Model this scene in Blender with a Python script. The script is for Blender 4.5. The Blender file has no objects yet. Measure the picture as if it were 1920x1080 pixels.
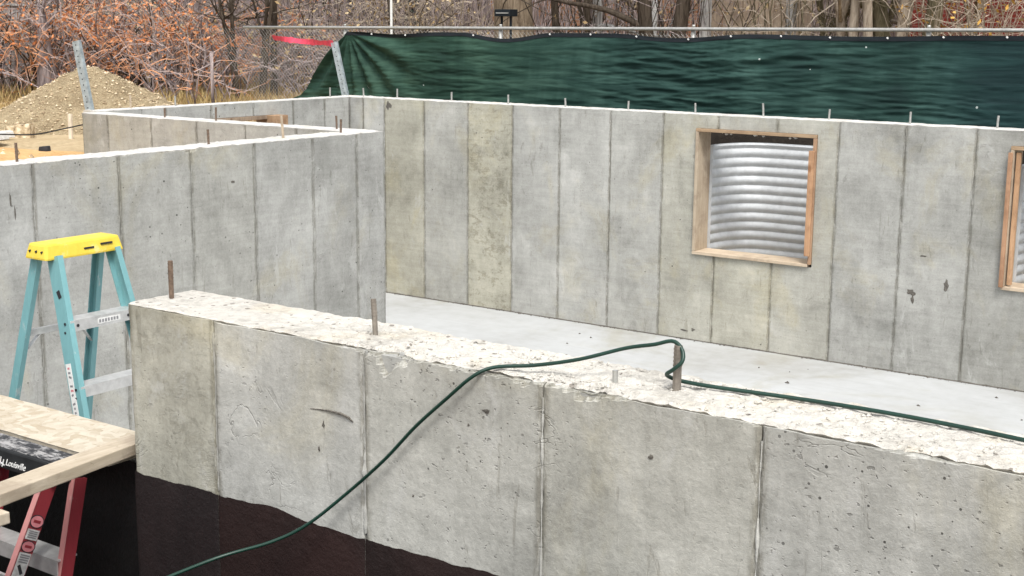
import bpy, bmesh, math, random
from mathutils import Vector, Matrix, noise as mnoise

random.seed(7)
scene = bpy.context.scene
col = scene.collection

# ------------------------------------------------------------------ camera, sky, sun, exposure
cam_d = bpy.data.cameras.new("camera")
cam_d.sensor_fit = 'HORIZONTAL'
cam_d.sensor_width = 36.0
cam_d.lens = 36.0 * 2551.23 / 1920.0
cam_d.clip_start = 0.1
cam_d.clip_end = 2000
cam = bpy.data.objects.new("camera", cam_d)
col.objects.link(cam)
_X = Vector((0.815, 0.579, 0.008))
_D = Vector((0.117, -0.152, -0.981))
_X.normalize()
_F = _X.cross(-_D) * -1.0
_F.normalize()
_U = (_F.cross(_X) * -1.0).normalized()
M = Matrix(((_X[0], _U[0], -_F[0], 0), (_X[1], _U[1], -_F[1], 0), (_X[2], _U[2], -_F[2], 3.38), (0, 0, 0, 1)))
cam.matrix_world = M
scene.camera = cam

world = bpy.data.worlds.new("World")
scene.world = world
world.use_nodes = True
wn = world.node_tree
wn.nodes.clear()
sky = wn.nodes.new("ShaderNodeTexSky")
sky.sky_type = 'NISHITA'
sky.sun_disc = False
sky.sun_elevation = math.radians(58)
sky.sun_rotation = math.radians(136)
sky.dust_density = 4.0
sky.ozone_density = 1.0
hs = wn.nodes.new("ShaderNodeHueSaturation")
hs.inputs['Saturation'].default_value = 0.22
bg = wn.nodes.new("ShaderNodeBackground")
bg.inputs['Strength'].default_value = 0.14
wo = wn.nodes.new("ShaderNodeOutputWorld")
wn.links.new(sky.outputs[0], hs.inputs['Color'])
wn.links.new(hs.outputs[0], bg.inputs['Color'])
wn.links.new(bg.outputs[0], wo.inputs['Surface'])

sun_d = bpy.data.lights.new("sun", 'SUN')
sun_d.energy = 1.5
sun_d.angle = math.radians(18)
sun_d.color = (1.0, 0.965, 0.91)
sun = bpy.data.objects.new("sun", sun_d)
col.objects.link(sun)
_az, _el = math.radians(136), math.radians(58)
_dir = Vector((math.sin(_az) * math.cos(_el), math.cos(_az) * math.cos(_el), math.sin(_el)))
sun.rotation_euler = _dir.to_track_quat('Z', 'Y').to_euler()

scene.view_settings.view_transform = 'Standard'
scene.view_settings.look = 'None'
scene.view_settings.gamma = 1.0
scene.view_settings.use_curve_mapping = False
scene.view_settings.exposure = 0.78

# ------------------------------------------------------------------ helpers
def nz(x, y=0.0, z=0.0):
    return mnoise.noise(Vector((x, y, z)))

def fbm(x, y, z, o=4):
    v, a, f = 0.0, 0.5, 1.0
    for _ in range(o):
        v += a * mnoise.noise(Vector((x * f, y * f, z * f)))
        a *= 0.5
        f *= 2.03
    return v

def tag(o, label=None, cat=None, group=None, kind=None):
    if label: o['label'] = label
    if cat: o['category'] = cat
    if group: o['group'] = group
    if kind: o['kind'] = kind
    return o

def empty(name, loc, label, cat, group=None):
    o = bpy.data.objects.new(name, None)
    o.empty_display_size = 0.1
    o.location = loc
    col.objects.link(o)
    return tag(o, label, cat, group)

def wloc(o):
    v = Vector((0, 0, 0))
    while o is not None:
        v += o.location
        o = o.parent
    return v

class MB:
    """collects faces in world coordinates; build() links them as one mesh object"""
    def __init__(s):
        s.v = []; s.f = []; s.a = []; s.mi = []; s.use_attr = False
    def face(s, pts, mi=0):
        n = len(s.v)
        s.v.extend(pts)
        s.f.append(tuple(range(n, n + len(pts))))
        s.mi.append(mi)
    def box(s, x0, x1, y0, y1, z0, z1, mi=0):
        n = len(s.v)
        s.v += [(x0, y0, z0), (x1, y0, z0), (x1, y1, z0), (x0, y1, z0), (x0, y0, z1), (x1, y0, z1), (x1, y1, z1), (x0, y1, z1)]
        for q in ((0, 3, 2, 1), (4, 5, 6, 7), (0, 1, 5, 4), (1, 2, 6, 5), (2, 3, 7, 6), (3, 0, 4, 7)):
            s.f.append(tuple(n + i for i in q)); s.mi.append(mi)
    def bar(s, p0, p1, ax, wa, wb, mi=0, taper=1.0):
        """rectangular bar from p0 to p1; ax = direction of the side wa"""
        p0 = Vector(p0); p1 = Vector(p1)
        d = (p1 - p0).normalized()
        a = Vector(ax); a = (a - d * a.dot(d)).normalized()
        b = d.cross(a)
        n = len(s.v)
        for p, k in ((p0, 1.0), (p1, taper)):
            for sa, sb in ((-1, -1), (1, -1), (1, 1), (-1, 1)):
                q = p + a * (sa * wa * .5 * k) + b * (sb * wb * .5 * k)
                s.v.append(tuple(q))
        for q in ((0, 3, 2, 1), (4, 5, 6, 7), (0, 1, 5, 4), (1, 2, 6, 5), (2, 3, 7, 6), (3, 0, 4, 7)):
            s.f.append(tuple(n + i for i in q)); s.mi.append(mi)
    def tube(s, pts, r, k=6, r1=None, caps=True, mi=0):
        n0 = len(s.v)
        m = len(pts)
        pts = [Vector(p) for p in pts]
        prev = None
        for i, p in enumerate(pts):
            d = (pts[min(i + 1, m - 1)] - pts[max(i - 1, 0)])
            if d.length < 1e-9: d = Vector((0, 0, 1))
            d.normalize()
            if prev is None:
                prev = Vector((0.31, 0.95, 0.05)) if abs(d.z) > .8 else Vector((0, 0, 1))
            a = prev - d * prev.dot(d)
            if a.length < 1e-6: a = d.orthogonal()
            a.normalize(); prev = a
            b = d.cross(a)
            rr = r if r1 is None else r + (r1 - r) * i / (m - 1)
            if callable(r): rr = r(i / (m - 1))
            for j in range(k):
                t = 2 * math.pi * j / k
                s.v.append(tuple(p + a * (math.cos(t) * rr) + b * (math.sin(t) * rr)))
        for i in range(m - 1):
            for j in range(k):
                s.f.append((n0 + i * k + j, n0 + i * k + (j + 1) % k, n0 + (i + 1) * k + (j + 1) % k, n0 + (i + 1) * k + j)); s.mi.append(mi)
        if caps:
            s.f.append(tuple(n0 + j for j in reversed(range(k)))); s.mi.append(mi)
            s.f.append(tuple(n0 + (m - 1) * k + j for j in range(k))); s.mi.append(mi)
    def grid(s, nu, nv, fn, mi=0):
        """fn(u, v) -> point, u, v in 0..1"""
        n = len(s.v)
        for i in range(nu + 1):
            for j in range(nv + 1):
                s.v.append(tuple(fn(i / nu, j / nv)))
        for i in range(nu):
            for j in range(nv):
                a = n + i * (nv + 1) + j
                s.f.append((a, a + nv + 1, a + nv + 2, a + 1)); s.mi.append(mi)
    def build(s, name, mats, parent=None, smooth=False, color=None, bevel=0.0):
        me = bpy.data.meshes.new(name)
        off = wloc(parent) if parent is not None else Vector((0, 0, 0))
        o = bpy.data.objects.new(name, me)
        if parent is None and s.v:
            xs = [p[0] for p in s.v]; ys = [p[1] for p in s.v]; zs = [p[2] for p in s.v]
            off = Vector(((min(xs) + max(xs)) / 2, (min(ys) + max(ys)) / 2, min(zs)))
            o.location = off
        me.from_pydata([(p[0] - off.x, p[1] - off.y, p[2] - off.z) for p in s.v], [], s.f)
        if not isinstance(mats, (list, tuple)): mats = [mats]
        for m_ in mats: me.materials.append(m_)
        if len(mats) > 1: me.polygons.foreach_set('material_index', s.mi)
        if bevel > 0 or True:
            bm = bmesh.new(); bm.from_mesh(me)
            if len(bm.verts) < 60000:
                bmesh.ops.remove_doubles(bm, verts=bm.verts, dist=1e-5) if bevel > 0 else None
                bmesh.ops.recalc_face_normals(bm, faces=bm.faces)
            if bevel > 0:
                ed = [e for e in bm.edges if len(e.link_faces) == 2 and e.calc_face_angle(0) > 0.5]
                bmesh.ops.bevel(bm, geom=ed, offset=bevel, segments=2, profile=0.6, affect='EDGES', clamp_overlap=True)
            bm.to_mesh(me); bm.free()
        if s.use_attr:
            at = me.attributes.new('seam', 'FLOAT', 'POINT')
            at.data.foreach_set('value', s.a)
        if smooth: me.polygons.foreach_set('use_smooth', [True] * len(me.polygons))
        if color: o.color = color
        if parent is not None: o.parent = parent
        col.objects.link(o)
        return o

def copy_tree(o, parent=None, loc=None):
    c = o.copy(); col.objects.link(c)
    if parent is not None: c.parent = parent
    if loc is not None: c.location = loc
    for ch in list(o.children): copy_tree(ch, c)
    return c

# ------------------------------------------------------------------ materials
class NT:
    def __init__(s, name, rough=0.8, metal=0.0, spec=0.3):
        s.m = bpy.data.materials.new(name); s.m.use_nodes = True
        s.t = s.m.node_tree
        s.b = s.t.nodes['Principled BSDF']
        s.b.inputs['Roughness'].default_value = rough
        s.b.inputs['Metallic'].default_value = metal
        s.b.inputs['Specular IOR Level'].default_value = spec
        g = s.t.nodes.new('ShaderNodeNewGeometry')
        s.pos = g.outputs['Position']
    def link(s, a, b): s.t.links.new(a, b)
    def _set(s, inp, v):
        if hasattr(v, 'is_linked') or hasattr(v, 'links'): s.link(v, inp)
        else: inp.default_value = v
    def vec(s, sc=(1, 1, 1), off=(0, 0, 0), src=None):
        n = s.t.nodes.new('ShaderNodeVectorMath'); n.operation = 'MULTIPLY_ADD'
        s.link(src or s.pos, n.inputs[0]); n.inputs[1].default_value = sc; n.inputs[2].default_value = off
        return n.outputs[0]
    def noise(s, scale=1.0, detail=4, rough=0.55, vec=None, dist=0.0):
        n = s.t.nodes.new('ShaderNodeTexNoise'); n.inputs['Scale'].default_value = scale
        n.inputs['Detail'].default_value = detail; n.inputs['Roughness'].default_value = rough
        n.inputs['Distortion'].default_value = dist
        s.link(vec or s.pos, n.inputs['Vector'])
        return n.outputs['Fac']
    def voro(s, scale, vec=None, feature='F1'):
        n = s.t.nodes.new('ShaderNodeTexVoronoi'); n.inputs['Scale'].default_value = scale; n.feature = feature
        s.link(vec or s.pos, n.inputs['Vector'])
        return n.outputs['Distance'], n.outputs.get('Color') if feature != 'DISTANCE_TO_EDGE' else None
    def math(s, op, a, b=0.0, c=None):
        n = s.t.nodes.new('ShaderNodeMath'); n.operation = op
        s._set(n.inputs[0], a); s._set(n.inputs[1], b)
        if c is not None: s._set(n.inputs[2], c)
        return n.outputs[0]
    def mr(s, v, a, b, c=0.0, d=1.0, smooth=True):
        n = s.t.nodes.new('ShaderNodeMapRange'); n.interpolation_type = 'SMOOTHSTEP' if smooth else 'LINEAR'
        s._set(n.inputs[0], v)
        for i, q in enumerate((a, b, c, d)): s._set(n.inputs[1 + i], q)
        return n.outputs[0]
    def ramp(s, v, stops):
        n = s.t.nodes.new('ShaderNodeValToRGB'); e = n.color_ramp.elements
        while len(e) < len(stops): e.new(0.5)
        for el, (p, c) in zip(e, stops):
            el.position = p; el.color = (*c, 1)
        s.link(v, n.inputs[0])
        return n.outputs[0]
    def mix(s, f, a, b, mode='MIX'):
        n = s.t.nodes.new('ShaderNodeMix'); n.data_type = 'RGBA'; n.blend_type = mode
        s._set(n.inputs[0], f)
        for i, q in ((6, a), (7, b)):
            if isinstance(q, tuple): n.inputs[i].default_value = (*q, 1) if len(q) == 3 else q
            else: s.link(q, n.inputs[i])
        return n.outputs[2]
    def attr(s, name):
        n = s.t.nodes.new('ShaderNodeAttribute'); n.attribute_name = name
        return n.outputs['Fac']
    def objcol(s):
        n = s.t.nodes.new('ShaderNodeObjectInfo')
        return n.outputs['Color'], n.outputs['Alpha'], n.outputs['Random']
    def sep(s, c):
        n = s.t.nodes.new('ShaderNodeSeparateColor'); s.link(c, n.inputs[0]); return n.outputs
    def bump(s, h, strength=0.5, dist=0.01):
        n = s.t.nodes.new('ShaderNodeBump'); n.inputs['Strength'].default_value = strength; n.inputs['Distance'].default_value = dist
        s.link(h, n.inputs['Height']); s.link(n.outputs[0], s.b.inputs['Normal'])
    def color(s, c):
        if isinstance(c, tuple): s.b.inputs['Base Color'].default_value = (*c, 1)
        else: s.link(c, s.b.inputs['Base Color'])
    def rough(s, v): s._set(s.b.inputs['Roughness'], v)

def concrete(name, hole_scale=13.0, grain=1.0, mott=1.0, pits=0.5):
    n = NT(name, 0.88, 0, 0.2)
    A = n.noise(1.1, 6, 0.62, dist=0.4)
    A2 = n.noise(4.2, 6, 0.68, n.vec(off=(7.3, 2.2, 9.1)), 0.5)
    A3 = n.noise(15.0, 6, 0.75, n.vec((1, 1, 0.8), (1, 12, 6)), 0.6)
    B = n.noise(1.0, 5, 0.65, n.vec((11, 11, 0.8), (3, 5, 1)), 0.3)
    C = n.noise(1.0, 4, 0.6, n.vec((2.2, 2.2, 34), (1, 9, 4)), 0.3)
    Dn = n.noise(60, 4, 0.8)
    v = n.math('MULTIPLY_ADD', A, 0.75, -0.0)
    v = n.math('MULTIPLY_ADD', A2, 0.75 * mott, v)
    v = n.math('MULTIPLY_ADD', A3, 0.50 * mott, v)
    v = n.math('MULTIPLY_ADD', B, 0.32 * mott, v)
    v = n.math('MULTIPLY_ADD', C, 0.20 * grain, v)
    v = n.math('MULTIPLY_ADD', Dn, 0.36, v)
    v = n.math('SUBTRACT', v, 0.5 * (0.75 + 1.57 * mott + 0.20 * grain + 0.36) - 0.5)
    base = n.ramp(v, [(0.20, (0.190, 0.190, 0.178)), (0.42, (0.312, 0.313, 0.296)), (0.56, (0.385, 0.386, 0.367)), (0.80, (0.530, 0.532, 0.508))])
    oc, oa, orand = n.objcol()
    base = n.mix(1.0, base, oc, 'MULTIPLY')
    # tan bleed stains and cold grey patches
    S = n.noise(1.7, 6, 0.65, n.vec((1, 1, 0.8), (21, 4, 13)), 0.6)
    base = n.mix(n.mr(S, 0.52, 0.70, 0, 0.5), base, n.mix(1.0, base, (1.06, 0.99, 0.80), 'MULTIPLY'))
    S2 = n.noise(2.3, 6, 0.65, n.vec((1, 1, 0.7), (2, 44, 3)), 0.6)
    base = n.mix(n.mr(S2, 0.54, 0.70, 0, 0.42), base, n.mix(1.0, base, (0.82, 0.83, 0.82), 'MULTIPLY'))
    # thin dark scratches and drips
    G = n.noise(1.0, 6, 0.7, n.vec((16, 16, 3.2), (2, 31, 8)), 1.2)
    gm = n.mr(G, 0.60, 0.68, 0, 0.5)
    base = n.mix(gm, base, n.mix(1.0, base, (0.58, 0.56, 0.52), 'MULTIPLY'))
    K = n.noise(3.4, 4, 0.6, n.vec((1, 1, 1.2), (17, 3, 29)), 1.4)
    kk = n.math('ABSOLUTE', n.math('SUBTRACT', K, 0.5))
    km = n.math('MULTIPLY', n.mr(kk, 0.0, 0.012, 1.0, 0.0), n.mr(n.noise(2.8, 3, 0.5, n.vec(off=(6, 1, 3))), 0.60, 0.70))
    base = n.mix(n.math('MULTIPLY', km, 0.28), base, (0.09, 0.085, 0.075))
    # pale lime blooms
    W = n.noise(2.6, 7, 0.75, n.vec((1.2, 1.2, 0.6), (11, 41, 2)), 0.8)
    base = n.mix(n.mr(W, 0.57, 0.70, 0, 0.55), base, (0.50, 0.50, 0.48))
    # honeycombing where a panel asks for it (alpha)
    Hn = n.noise(6.0, 9, 0.85, n.vec((1.0, 1.0, 1.6), (5, 5, 5)), 0.3)
    hm = n.math('MULTIPLY', n.mr(Hn, 0.52, 0.60), oa)
    base = n.mix(n.math('MULTIPLY', hm, 0.75), base, n.mix(1.0, base, (0.42, 0.38, 0.29), 'MULTIPLY'))
    # bug holes of two sizes and fine pits
    d1, c1 = n.voro(hole_scale)
    h1 = n.math('LESS_THAN', d1, n.mr(n.sep(c1)[0], 0.78, 1.0, 0.0, 0.11, False))
    d2, c2 = n.voro(hole_scale * 2.3, n.vec(off=(3.7, 1.1, 0.4)))
    h2 = n.math('LESS_THAN', d2, n.mr(n.sep(c2)[1], 0.78, 1.0, 0.0, 0.22, False))
    dens = n.mr(n.noise(1.3, 4, 0.55, n.vec(off=(9, 2, 7))), 0.38, 0.60)
    holes = n.math('MULTIPLY', n.math('MAXIMUM', h1, h2), n.math('MULTIPLY_ADD', dens, 0.75, 0.25))
    pt = n.math('MULTIPLY', n.mr(n.noise(48, 2, 0.5, n.vec((1, 1, 1.4), (8, 8, 1))), 0.66, 0.72), n.math('MULTIPLY', dens, pits))
    holes = n.math('MAXIMUM', holes, pt)
    base = n.mix(n.math('MULTIPLY', holes, 0.85), base, (0.035, 0.033, 0.03))
    # cement paste residue beside the joints
    se = n.attr('seam')
    sn = n.noise(20.0, 6, 0.8, n.vec((1, 1, 0.30)))
    sk = n.math('MULTIPLY', n.mr(se, 0.0, 0.75, 0.0, 1.0), n.mr(sn, 0.40, 0.55, 0.08, 0.95))
    base = n.mix(sk, base, n.mix(1.0, base, (0.56, 0.545, 0.51), 'MULTIPLY'))
    n.color(base)
    hgt = n.math('MULTIPLY_ADD', holes, -1.2, n.math('MULTIPLY', Dn, 0.45))
    hgt = n.math('MULTIPLY_ADD', C, 0.14 * grain, hgt)
    hgt = n.math('MULTIPLY_ADD', A3, 0.6, hgt)
    hgt = n.math('MULTIPLY_ADD', A2, 0.6, hgt)
    hgt = n.math('MULTIPLY_ADD', hm, -1.0, hgt)
    hgt = n.math('MULTIPLY_ADD', km, -0.6, hgt)
    hgt = n.math('MULTIPLY_ADD', gm, -0.4, hgt)
    n.bump(hgt, 0.45, 0.009)
    return n.m

M_conc = concrete("concrete_cast", 12.0, 1.1, 0.58, 0.4)
M_conc_near = concrete("concrete_cast_near", 20.0, 0.9, 0.82, 0.5)

def mk_top(name, lo, hi, speck=0.5):
    n = NT(name, 0.95, 0, 0.15)
    a = n.noise(3.0, 6, 0.65); b = n.noise(30, 5, 0.75); c = n.noise(95, 3, 0.7)
    v = n.math('MULTIPLY_ADD', b, 0.55, n.math('MULTIPLY', a, 0.45))
    base = n.ramp(v, [(0.34, lo), (0.52, hi), (0.7, tuple(min(0.72, q * 1.1) for q in hi))])
    t = n.mr(n.noise(5, 4, 0.6, n.vec(off=(4, 8, 1))), 0.52, 0.7, 0, 0.5)
    base = n.mix(t, base, n.mix(1.0, base, (1.0, 0.92, 0.78), 'MULTIPLY'))
    d, cc = n.voro(34); r = n.sep(cc)[0]
    h = n.math('LESS_THAN', d, n.mr(r, 0.62, 1.0, 0.0, 0.30, False))
    base = n.mix(n.math('MULTIPLY', h, speck), base, (0.16, 0.14, 0.12))
    n.color(base)
    n.bump(n.math('MULTIPLY_ADD', h, -0.8, n.math('MULTIPLY_ADD', c, 0.4, b)), 0.8, 0.012)
    return n.m
M_top = mk_top("wall_top_cement", (0.44, 0.435, 0.41), (0.58, 0.57, 0.545), 0.35)
M_top_near = mk_top("wall_top_rough", (0.31, 0.295, 0.265), (0.535, 0.515, 0.47), 0.75)

n = NT("slab_concrete", 0.62, 0, 0.3)
a = n.noise(0.55, 5, 0.55, n.vec((1, 1, 1)), 0.5); b = n.noise(6, 4, 0.6); c = n.noise(60, 2, 0.6)
v = n.math('MULTIPLY_ADD', b, 0.3, n.math('MULTIPLY', a, 0.7))
base = n.ramp(v, [(0.30, (0.31, 0.305, 0.285)), (0.50, (0.415, 0.425, 0.425)), (0.68, (0.48, 0.495, 0.50))])
t = n.mr(n.noise(0.7, 5, 0.65, n.vec(off=(13, 3, 0)), 0.8), 0.5, 0.66, 0, 0.8)
base = n.mix(t, base, n.mix(1.0, base, (0.86, 0.83, 0.74), 'MULTIPLY'))
tr = n.noise(1.0, 5, 0.7, n.vec((1.2, 14, 1)), 0.8)
base = n.mix(n.mr(tr, 0.5, 0.66, 0, 0.25), base, n.mix(1.0, base, (0.8, 0.8, 0.8), 'MULTIPLY'))
d, cc = n.voro(2.4); h = n.math('LESS_THAN', d, n.mr(n.sep(cc)[0], 0.8, 1.0, 0, 0.09, False))
base = n.mix(n.math('MULTIPLY', h, 0.7), base, (0.12, 0.1, 0.08))
n.color(base); n.bump(n.math('MULTIPLY_ADD', c, 0.3, b), 0.25, 0.01)
M_floor = n.m

def mk_tar(name, c0, c1, rough):
    n = NT(name, rough, 0, 0.35)
    a = n.noise(2.0, 5, 0.6, n.vec((1.2, 1.2, 0.7)), 0.6); b = n.noise(24, 5, 0.7)
    oc, oa, orr = n.objcol()
    base = n.ramp(a, [(0.3, c0), (0.7, c1)])
    base = n.mix(1.0, base, oc, 'MULTIPLY')
    d, cc = n.voro(7); h = n.math('LESS_THAN', d, n.mr(n.sep(cc)[0], 0.86, 1.0, 0, 0.09, False))
    base = n.mix(h, base, (0.22, 0.2, 0.18))
    n.color(base); n.bump(n.math('MULTIPLY_ADD', a, 1.2, b), 0.5, 0.012)
    return n.m
M_tar = mk_tar("damp_proofing", (0.012, 0.0085, 0.008), (0.026, 0.016, 0.0145), 0.55)
M_tar_dark = mk_tar("damp_proofing_dark", (0.0035, 0.0035, 0.004), (0.007, 0.007, 0.007), 0.5)  # darker, more neutral black variant for the low doorway wall

def mk_wood(name, lo, hi, axis=0, rough=0.75):
    n = NT(name, rough, 0, 0.25)
    sc = [26, 26, 26]; sc[axis] = 1.6
    g = n.noise(1.0, 5, 0.65, n.vec(tuple(sc)), 1.0)
    k = n.noise(5.0, 4, 0.6, n.vec(off=(3, 1, 8)))
    v = n.math('MULTIPLY_ADD', k, 0.4, n.math('MULTIPLY', g, 0.6))
    base = n.ramp(v, [(0.32, lo), (0.5, tuple((p + q) / 2 for p, q in zip(lo, hi))), (0.66, hi)])
    d, cc = n.voro(5, n.vec(tuple(1.0 if i != axis else 0.5 for i in range(3))))
    h = n.mr(d, 0.05, 0.14, 0.7, 0.0)
    h = n.math('MULTIPLY', h, n.math('GREATER_THAN', n.sep(cc)[0], 0.7))
    base = n.mix(h, base, n.mix(1.0, base, (0.45, 0.33, 0.22), 'MULTIPLY'))
    oc, oa, orr = n.objcol()
    w1 = n.mr(n.noise(4.5, 6, 0.7, n.vec(off=(9, 9, 2))), 0.46, 0.62, 0, 0.7)
    base = n.mix(w1, base, n.mix(1.0, base, (0.70, 0.67, 0.66), 'MULTIPLY'))
    w2 = n.mr(n.noise(38, 4, 0.8), 0.62, 0.70, 0, 0.45)
    base = n.mix(w2, base, n.mix(1.0, base, (0.5, 0.45, 0.4), 'MULTIPLY'))
    n.color(n.mix(1.0, base, oc, 'MULTIPLY'))
    n.bump(n.math('MULTIPLY_ADD', w2, -.5, g), 0.5, 0.004)
    return n.m
M_wood_x = mk_wood("fresh_lumber_x", (0.38, 0.31, 0.23), (0.57, 0.50, 0.40), 0)
M_wood_y = mk_wood("fresh_lumber_y", (0.36, 0.30, 0.22), (0.55, 0.48, 0.38), 1)
M_wood_z = mk_wood("fresh_lumber_z", (0.33, 0.26, 0.185), (0.50, 0.42, 0.32), 2)
M_wood_orange = mk_wood("stained_lumber", (0.31, 0.185, 0.11), (0.48, 0.325, 0.215), 2)
M_wood_grey = mk_wood("weathered_board", (0.22, 0.17, 0.13), (0.40, 0.32, 0.24), 2, 0.9)

n = NT("strand_board", 0.75, 0, 0.25)
d1, c1 = n.voro(17, n.vec((1, 2.4, 1))); d2, c2 = n.voro(17, n.vec((2.4, 1, 1), (4, 2, 1)))
pick = n.math('GREATER_THAN', n.noise(9, 2, 0.5), 0.5)
cc = n.mix(pick, c1, c2); r = n.sep(cc)[0]
g = n.noise(1.0, 4, 0.6, n.vec((40, 40, 5)), 2.0)
v = n.math('MULTIPLY_ADD', g, 0.35, n.math('MULTIPLY', r, 0.65))
base = n.ramp(v, [(0.15, (0.40, 0.335, 0.245)), (0.4, (0.47, 0.415, 0.325)), (0.8, (0.54, 0.49, 0.40))])
w1 = n.mr(n.noise(5, 6, 0.7), 0.48, 0.64, 0, 0.6)
base = n.mix(w1, base, n.mix(1.0, base, (0.82, 0.79, 0.76), 'MULTIPLY'))
w2 = n.mr(n.noise(45, 4, 0.8), 0.60, 0.70, 0, 0.5)
base = n.mix(w2, base, n.mix(1.0, base, (0.5, 0.42, 0.33), 'MULTIPLY'))
n.color(base); n.bump(v, 0.7, 0.005)
M_osb = n.m

def plain(name, c, rough=0.6, metal=0.0, spec=0.4, var=0.25, scale=12, bump=0.0):
    n = NT(name, rough, metal, spec)
    a = n.noise(scale, 5, 0.65)
    base = n.ramp(a, [(0.3, tuple(q * (1 - var) for q in c)), (0.7, tuple(min(1, q * (1 + var)) for q in c))])
    n.color(base)
    if bump: n.bump(a, bump, 0.006)
    return n.m

M_galv = plain("galvanised_steel", (0.50, 0.52, 0.535), 0.6, 0.15, 0.3, 0.14, 9)
M_post = plain("galvanised_post", (0.33, 0.38, 0.40), 0.5, 0.35, 0.5, 0.35, 18, 0.2)
M_bolt = plain("anchor_bolt_steel", (0.42, 0.42, 0.40), 0.5, 0.5, 0.5, 0.25, 30)
M_bolt_dull = plain("anchor_bolt_dull", (0.23, 0.205, 0.175), 0.7, 0.3, 0.3, 0.35, 40, 0.2)
M_rust = plain("rusty_rebar", (0.16, 0.115, 0.085), 0.85, 0.2, 0.3, 0.4, 60, 0.3)
M_hose = plain("hose_green", (0.006, 0.034, 0.023), 0.4, 0, 0.5, 0.2, 8)
M_alu = plain("aluminium", (0.60, 0.60, 0.59), 0.42, 0.55, 0.5, 0.15, 22)
M_rivet = plain("rivet_dark", (0.04, 0.04, 0.045), 0.5, 0.4)
M_black_plastic = plain("black_plastic", (0.016, 0.017, 0.018), 0.5, 0, 0.4, 0.4, 14)
M_white_paint = plain("white_marking", (0.72, 0.72, 0.70), 0.6, 0, 0.3, 0.12, 60)
M_label = plain('worn_label', (0.50, 0.50, 0.49), 0.7, 0, 0.3, 0.3, 40)
M_print = plain("label_print", (0.22, 0.22, 0.23), 0.7)
M_pink = plain("pink_flagging", (0.75, 0.06, 0.12), 0.45, 0, 0.4, 0.35, 9)
M_pink_lbl = plain("pink_sticker", (0.55, 0.20, 0.22), 0.6)

def mk_glass_fibre(name, c, dark):
    n = NT(name, 0.45, 0, 0.4)
    a = n.noise(2.5, 5, 0.6); b = n.noise(1, 5, 0.7, n.vec((60, 60, 8)), 0.5)
    base = n.ramp(n.math('MULTIPLY_ADD', b, 0.5, n.math('MULTIPLY', a, 0.5)), [(0.35, tuple(q * 0.8 for q in c)), (0.65, c)])
    sc = n.mr(n.noise(14, 6, 0.75, n.vec((1, 1, 0.4))), 0.60, 0.68)
    base = n.mix(n.math('MULTIPLY', sc, 0.6), base, dark)
    n.color(base); n.bump(b, 0.15, 0.003)
    return n.m
M_teal = mk_glass_fibre("teal_fibreglass", (0.19, 0.40, 0.42), (0.45, 0.50, 0.49))
M_red = mk_glass_fibre("red_fibreglass", (0.27, 0.035, 0.045), (0.36, 0.19, 0.18))
M_red_faded = mk_glass_fibre("red_fibreglass_faded", (0.50, 0.22, 0.21), (0.55, 0.36, 0.34))
n = NT("yellow_cap", 0.5, 0, 0.4)
a = n.noise(9, 6, 0.7); s_ = n.mr(n.noise(7, 6, 0.7, n.vec(off=(3, 3, 3))), 0.56, 0.66)
base = n.ramp(a, [(0.3, (0.66, 0.47, 0.045)), (0.7, (0.78, 0.61, 0.08))])
n.color(n.mix(n.math('MULTIPLY', s_, 0.5), base, (0.78, 0.68, 0.36)))
M_yellow = n.m
n = NT("scuffed_black_top", 0.6, 0, 0.4)
f = n.mr(n.noise(1.0, 6, 0.7, n.vec((9, 30, 9)), 1.6), 0.48, 0.60)
g = n.mr(n.noise(22, 4, 0.7), 0.52, 0.66)
n.color(n.mix(n.math('MAXIMUM', n.math('MULTIPLY', f, 0.7), n.math('MULTIPLY', g, 0.5)), (0.025, 0.025, 0.028), (0.48, 0.47, 0.46)))
M_cap_scuffed = n.m

n = NT("green_screen_cloth", 0.75, 0, 0.25)
a = n.noise(1.0, 6, 0.65, n.vec((0.9, 0.9, 7.0)), 0.8); b = n.noise(0.7, 3, 0.5); wv = n.noise(1, 2, 0.5, n.vec((160, 160, 160)))
vb = n.noise(1.0, 4, 0.6, n.vec((1.3, 1.3, 0.35), (5, 2, 1)), 0.4)
v = n.math('MULTIPLY_ADD', a, 0.42, n.math('MULTIPLY_ADD', b, 0.18, n.math('MULTIPLY', vb, 0.40)))
base = n.ramp(v, [(0.40, (0.008, 0.027, 0.0245)), (0.5, (0.0145, 0.045, 0.038)), (0.58, (0.034, 0.080, 0.068))])
px_ = n.t.nodes.new('ShaderNodeSeparateXYZ'); n.link(n.pos, px_.inputs[0])
base = n.mix(n.mr(px_.outputs[0], -11.5, -8.0, 0.6, 0.0), base, n.mix(1.0, base, (1.1, 1.05, 0.72), 'MULTIPLY'))
base = n.mix(n.mr(px_.outputs[0], -5.2, -3.9, 0.0, 0.5), base, n.mix(1.0, base, (0.9, 1.0, 1.35), 'MULTIPLY'))
d, cc = n.voro(6.5); h = n.math('LESS_THAN', d, n.mr(n.sep(cc)[0], 0.82, 1.0, 0, 0.085, False))
base = n.mix(h, base, (0.45, 0.5, 0.48))
n.color(base); n.bump(n.math('MULTIPLY_ADD', wv, 0.1, a), 0.35, 0.03)
M_screen = n.m
M_hem = plain("screen_hem", (0.008, 0.012, 0.016), 0.7, 0, 0.3, 0.3, 6)

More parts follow.
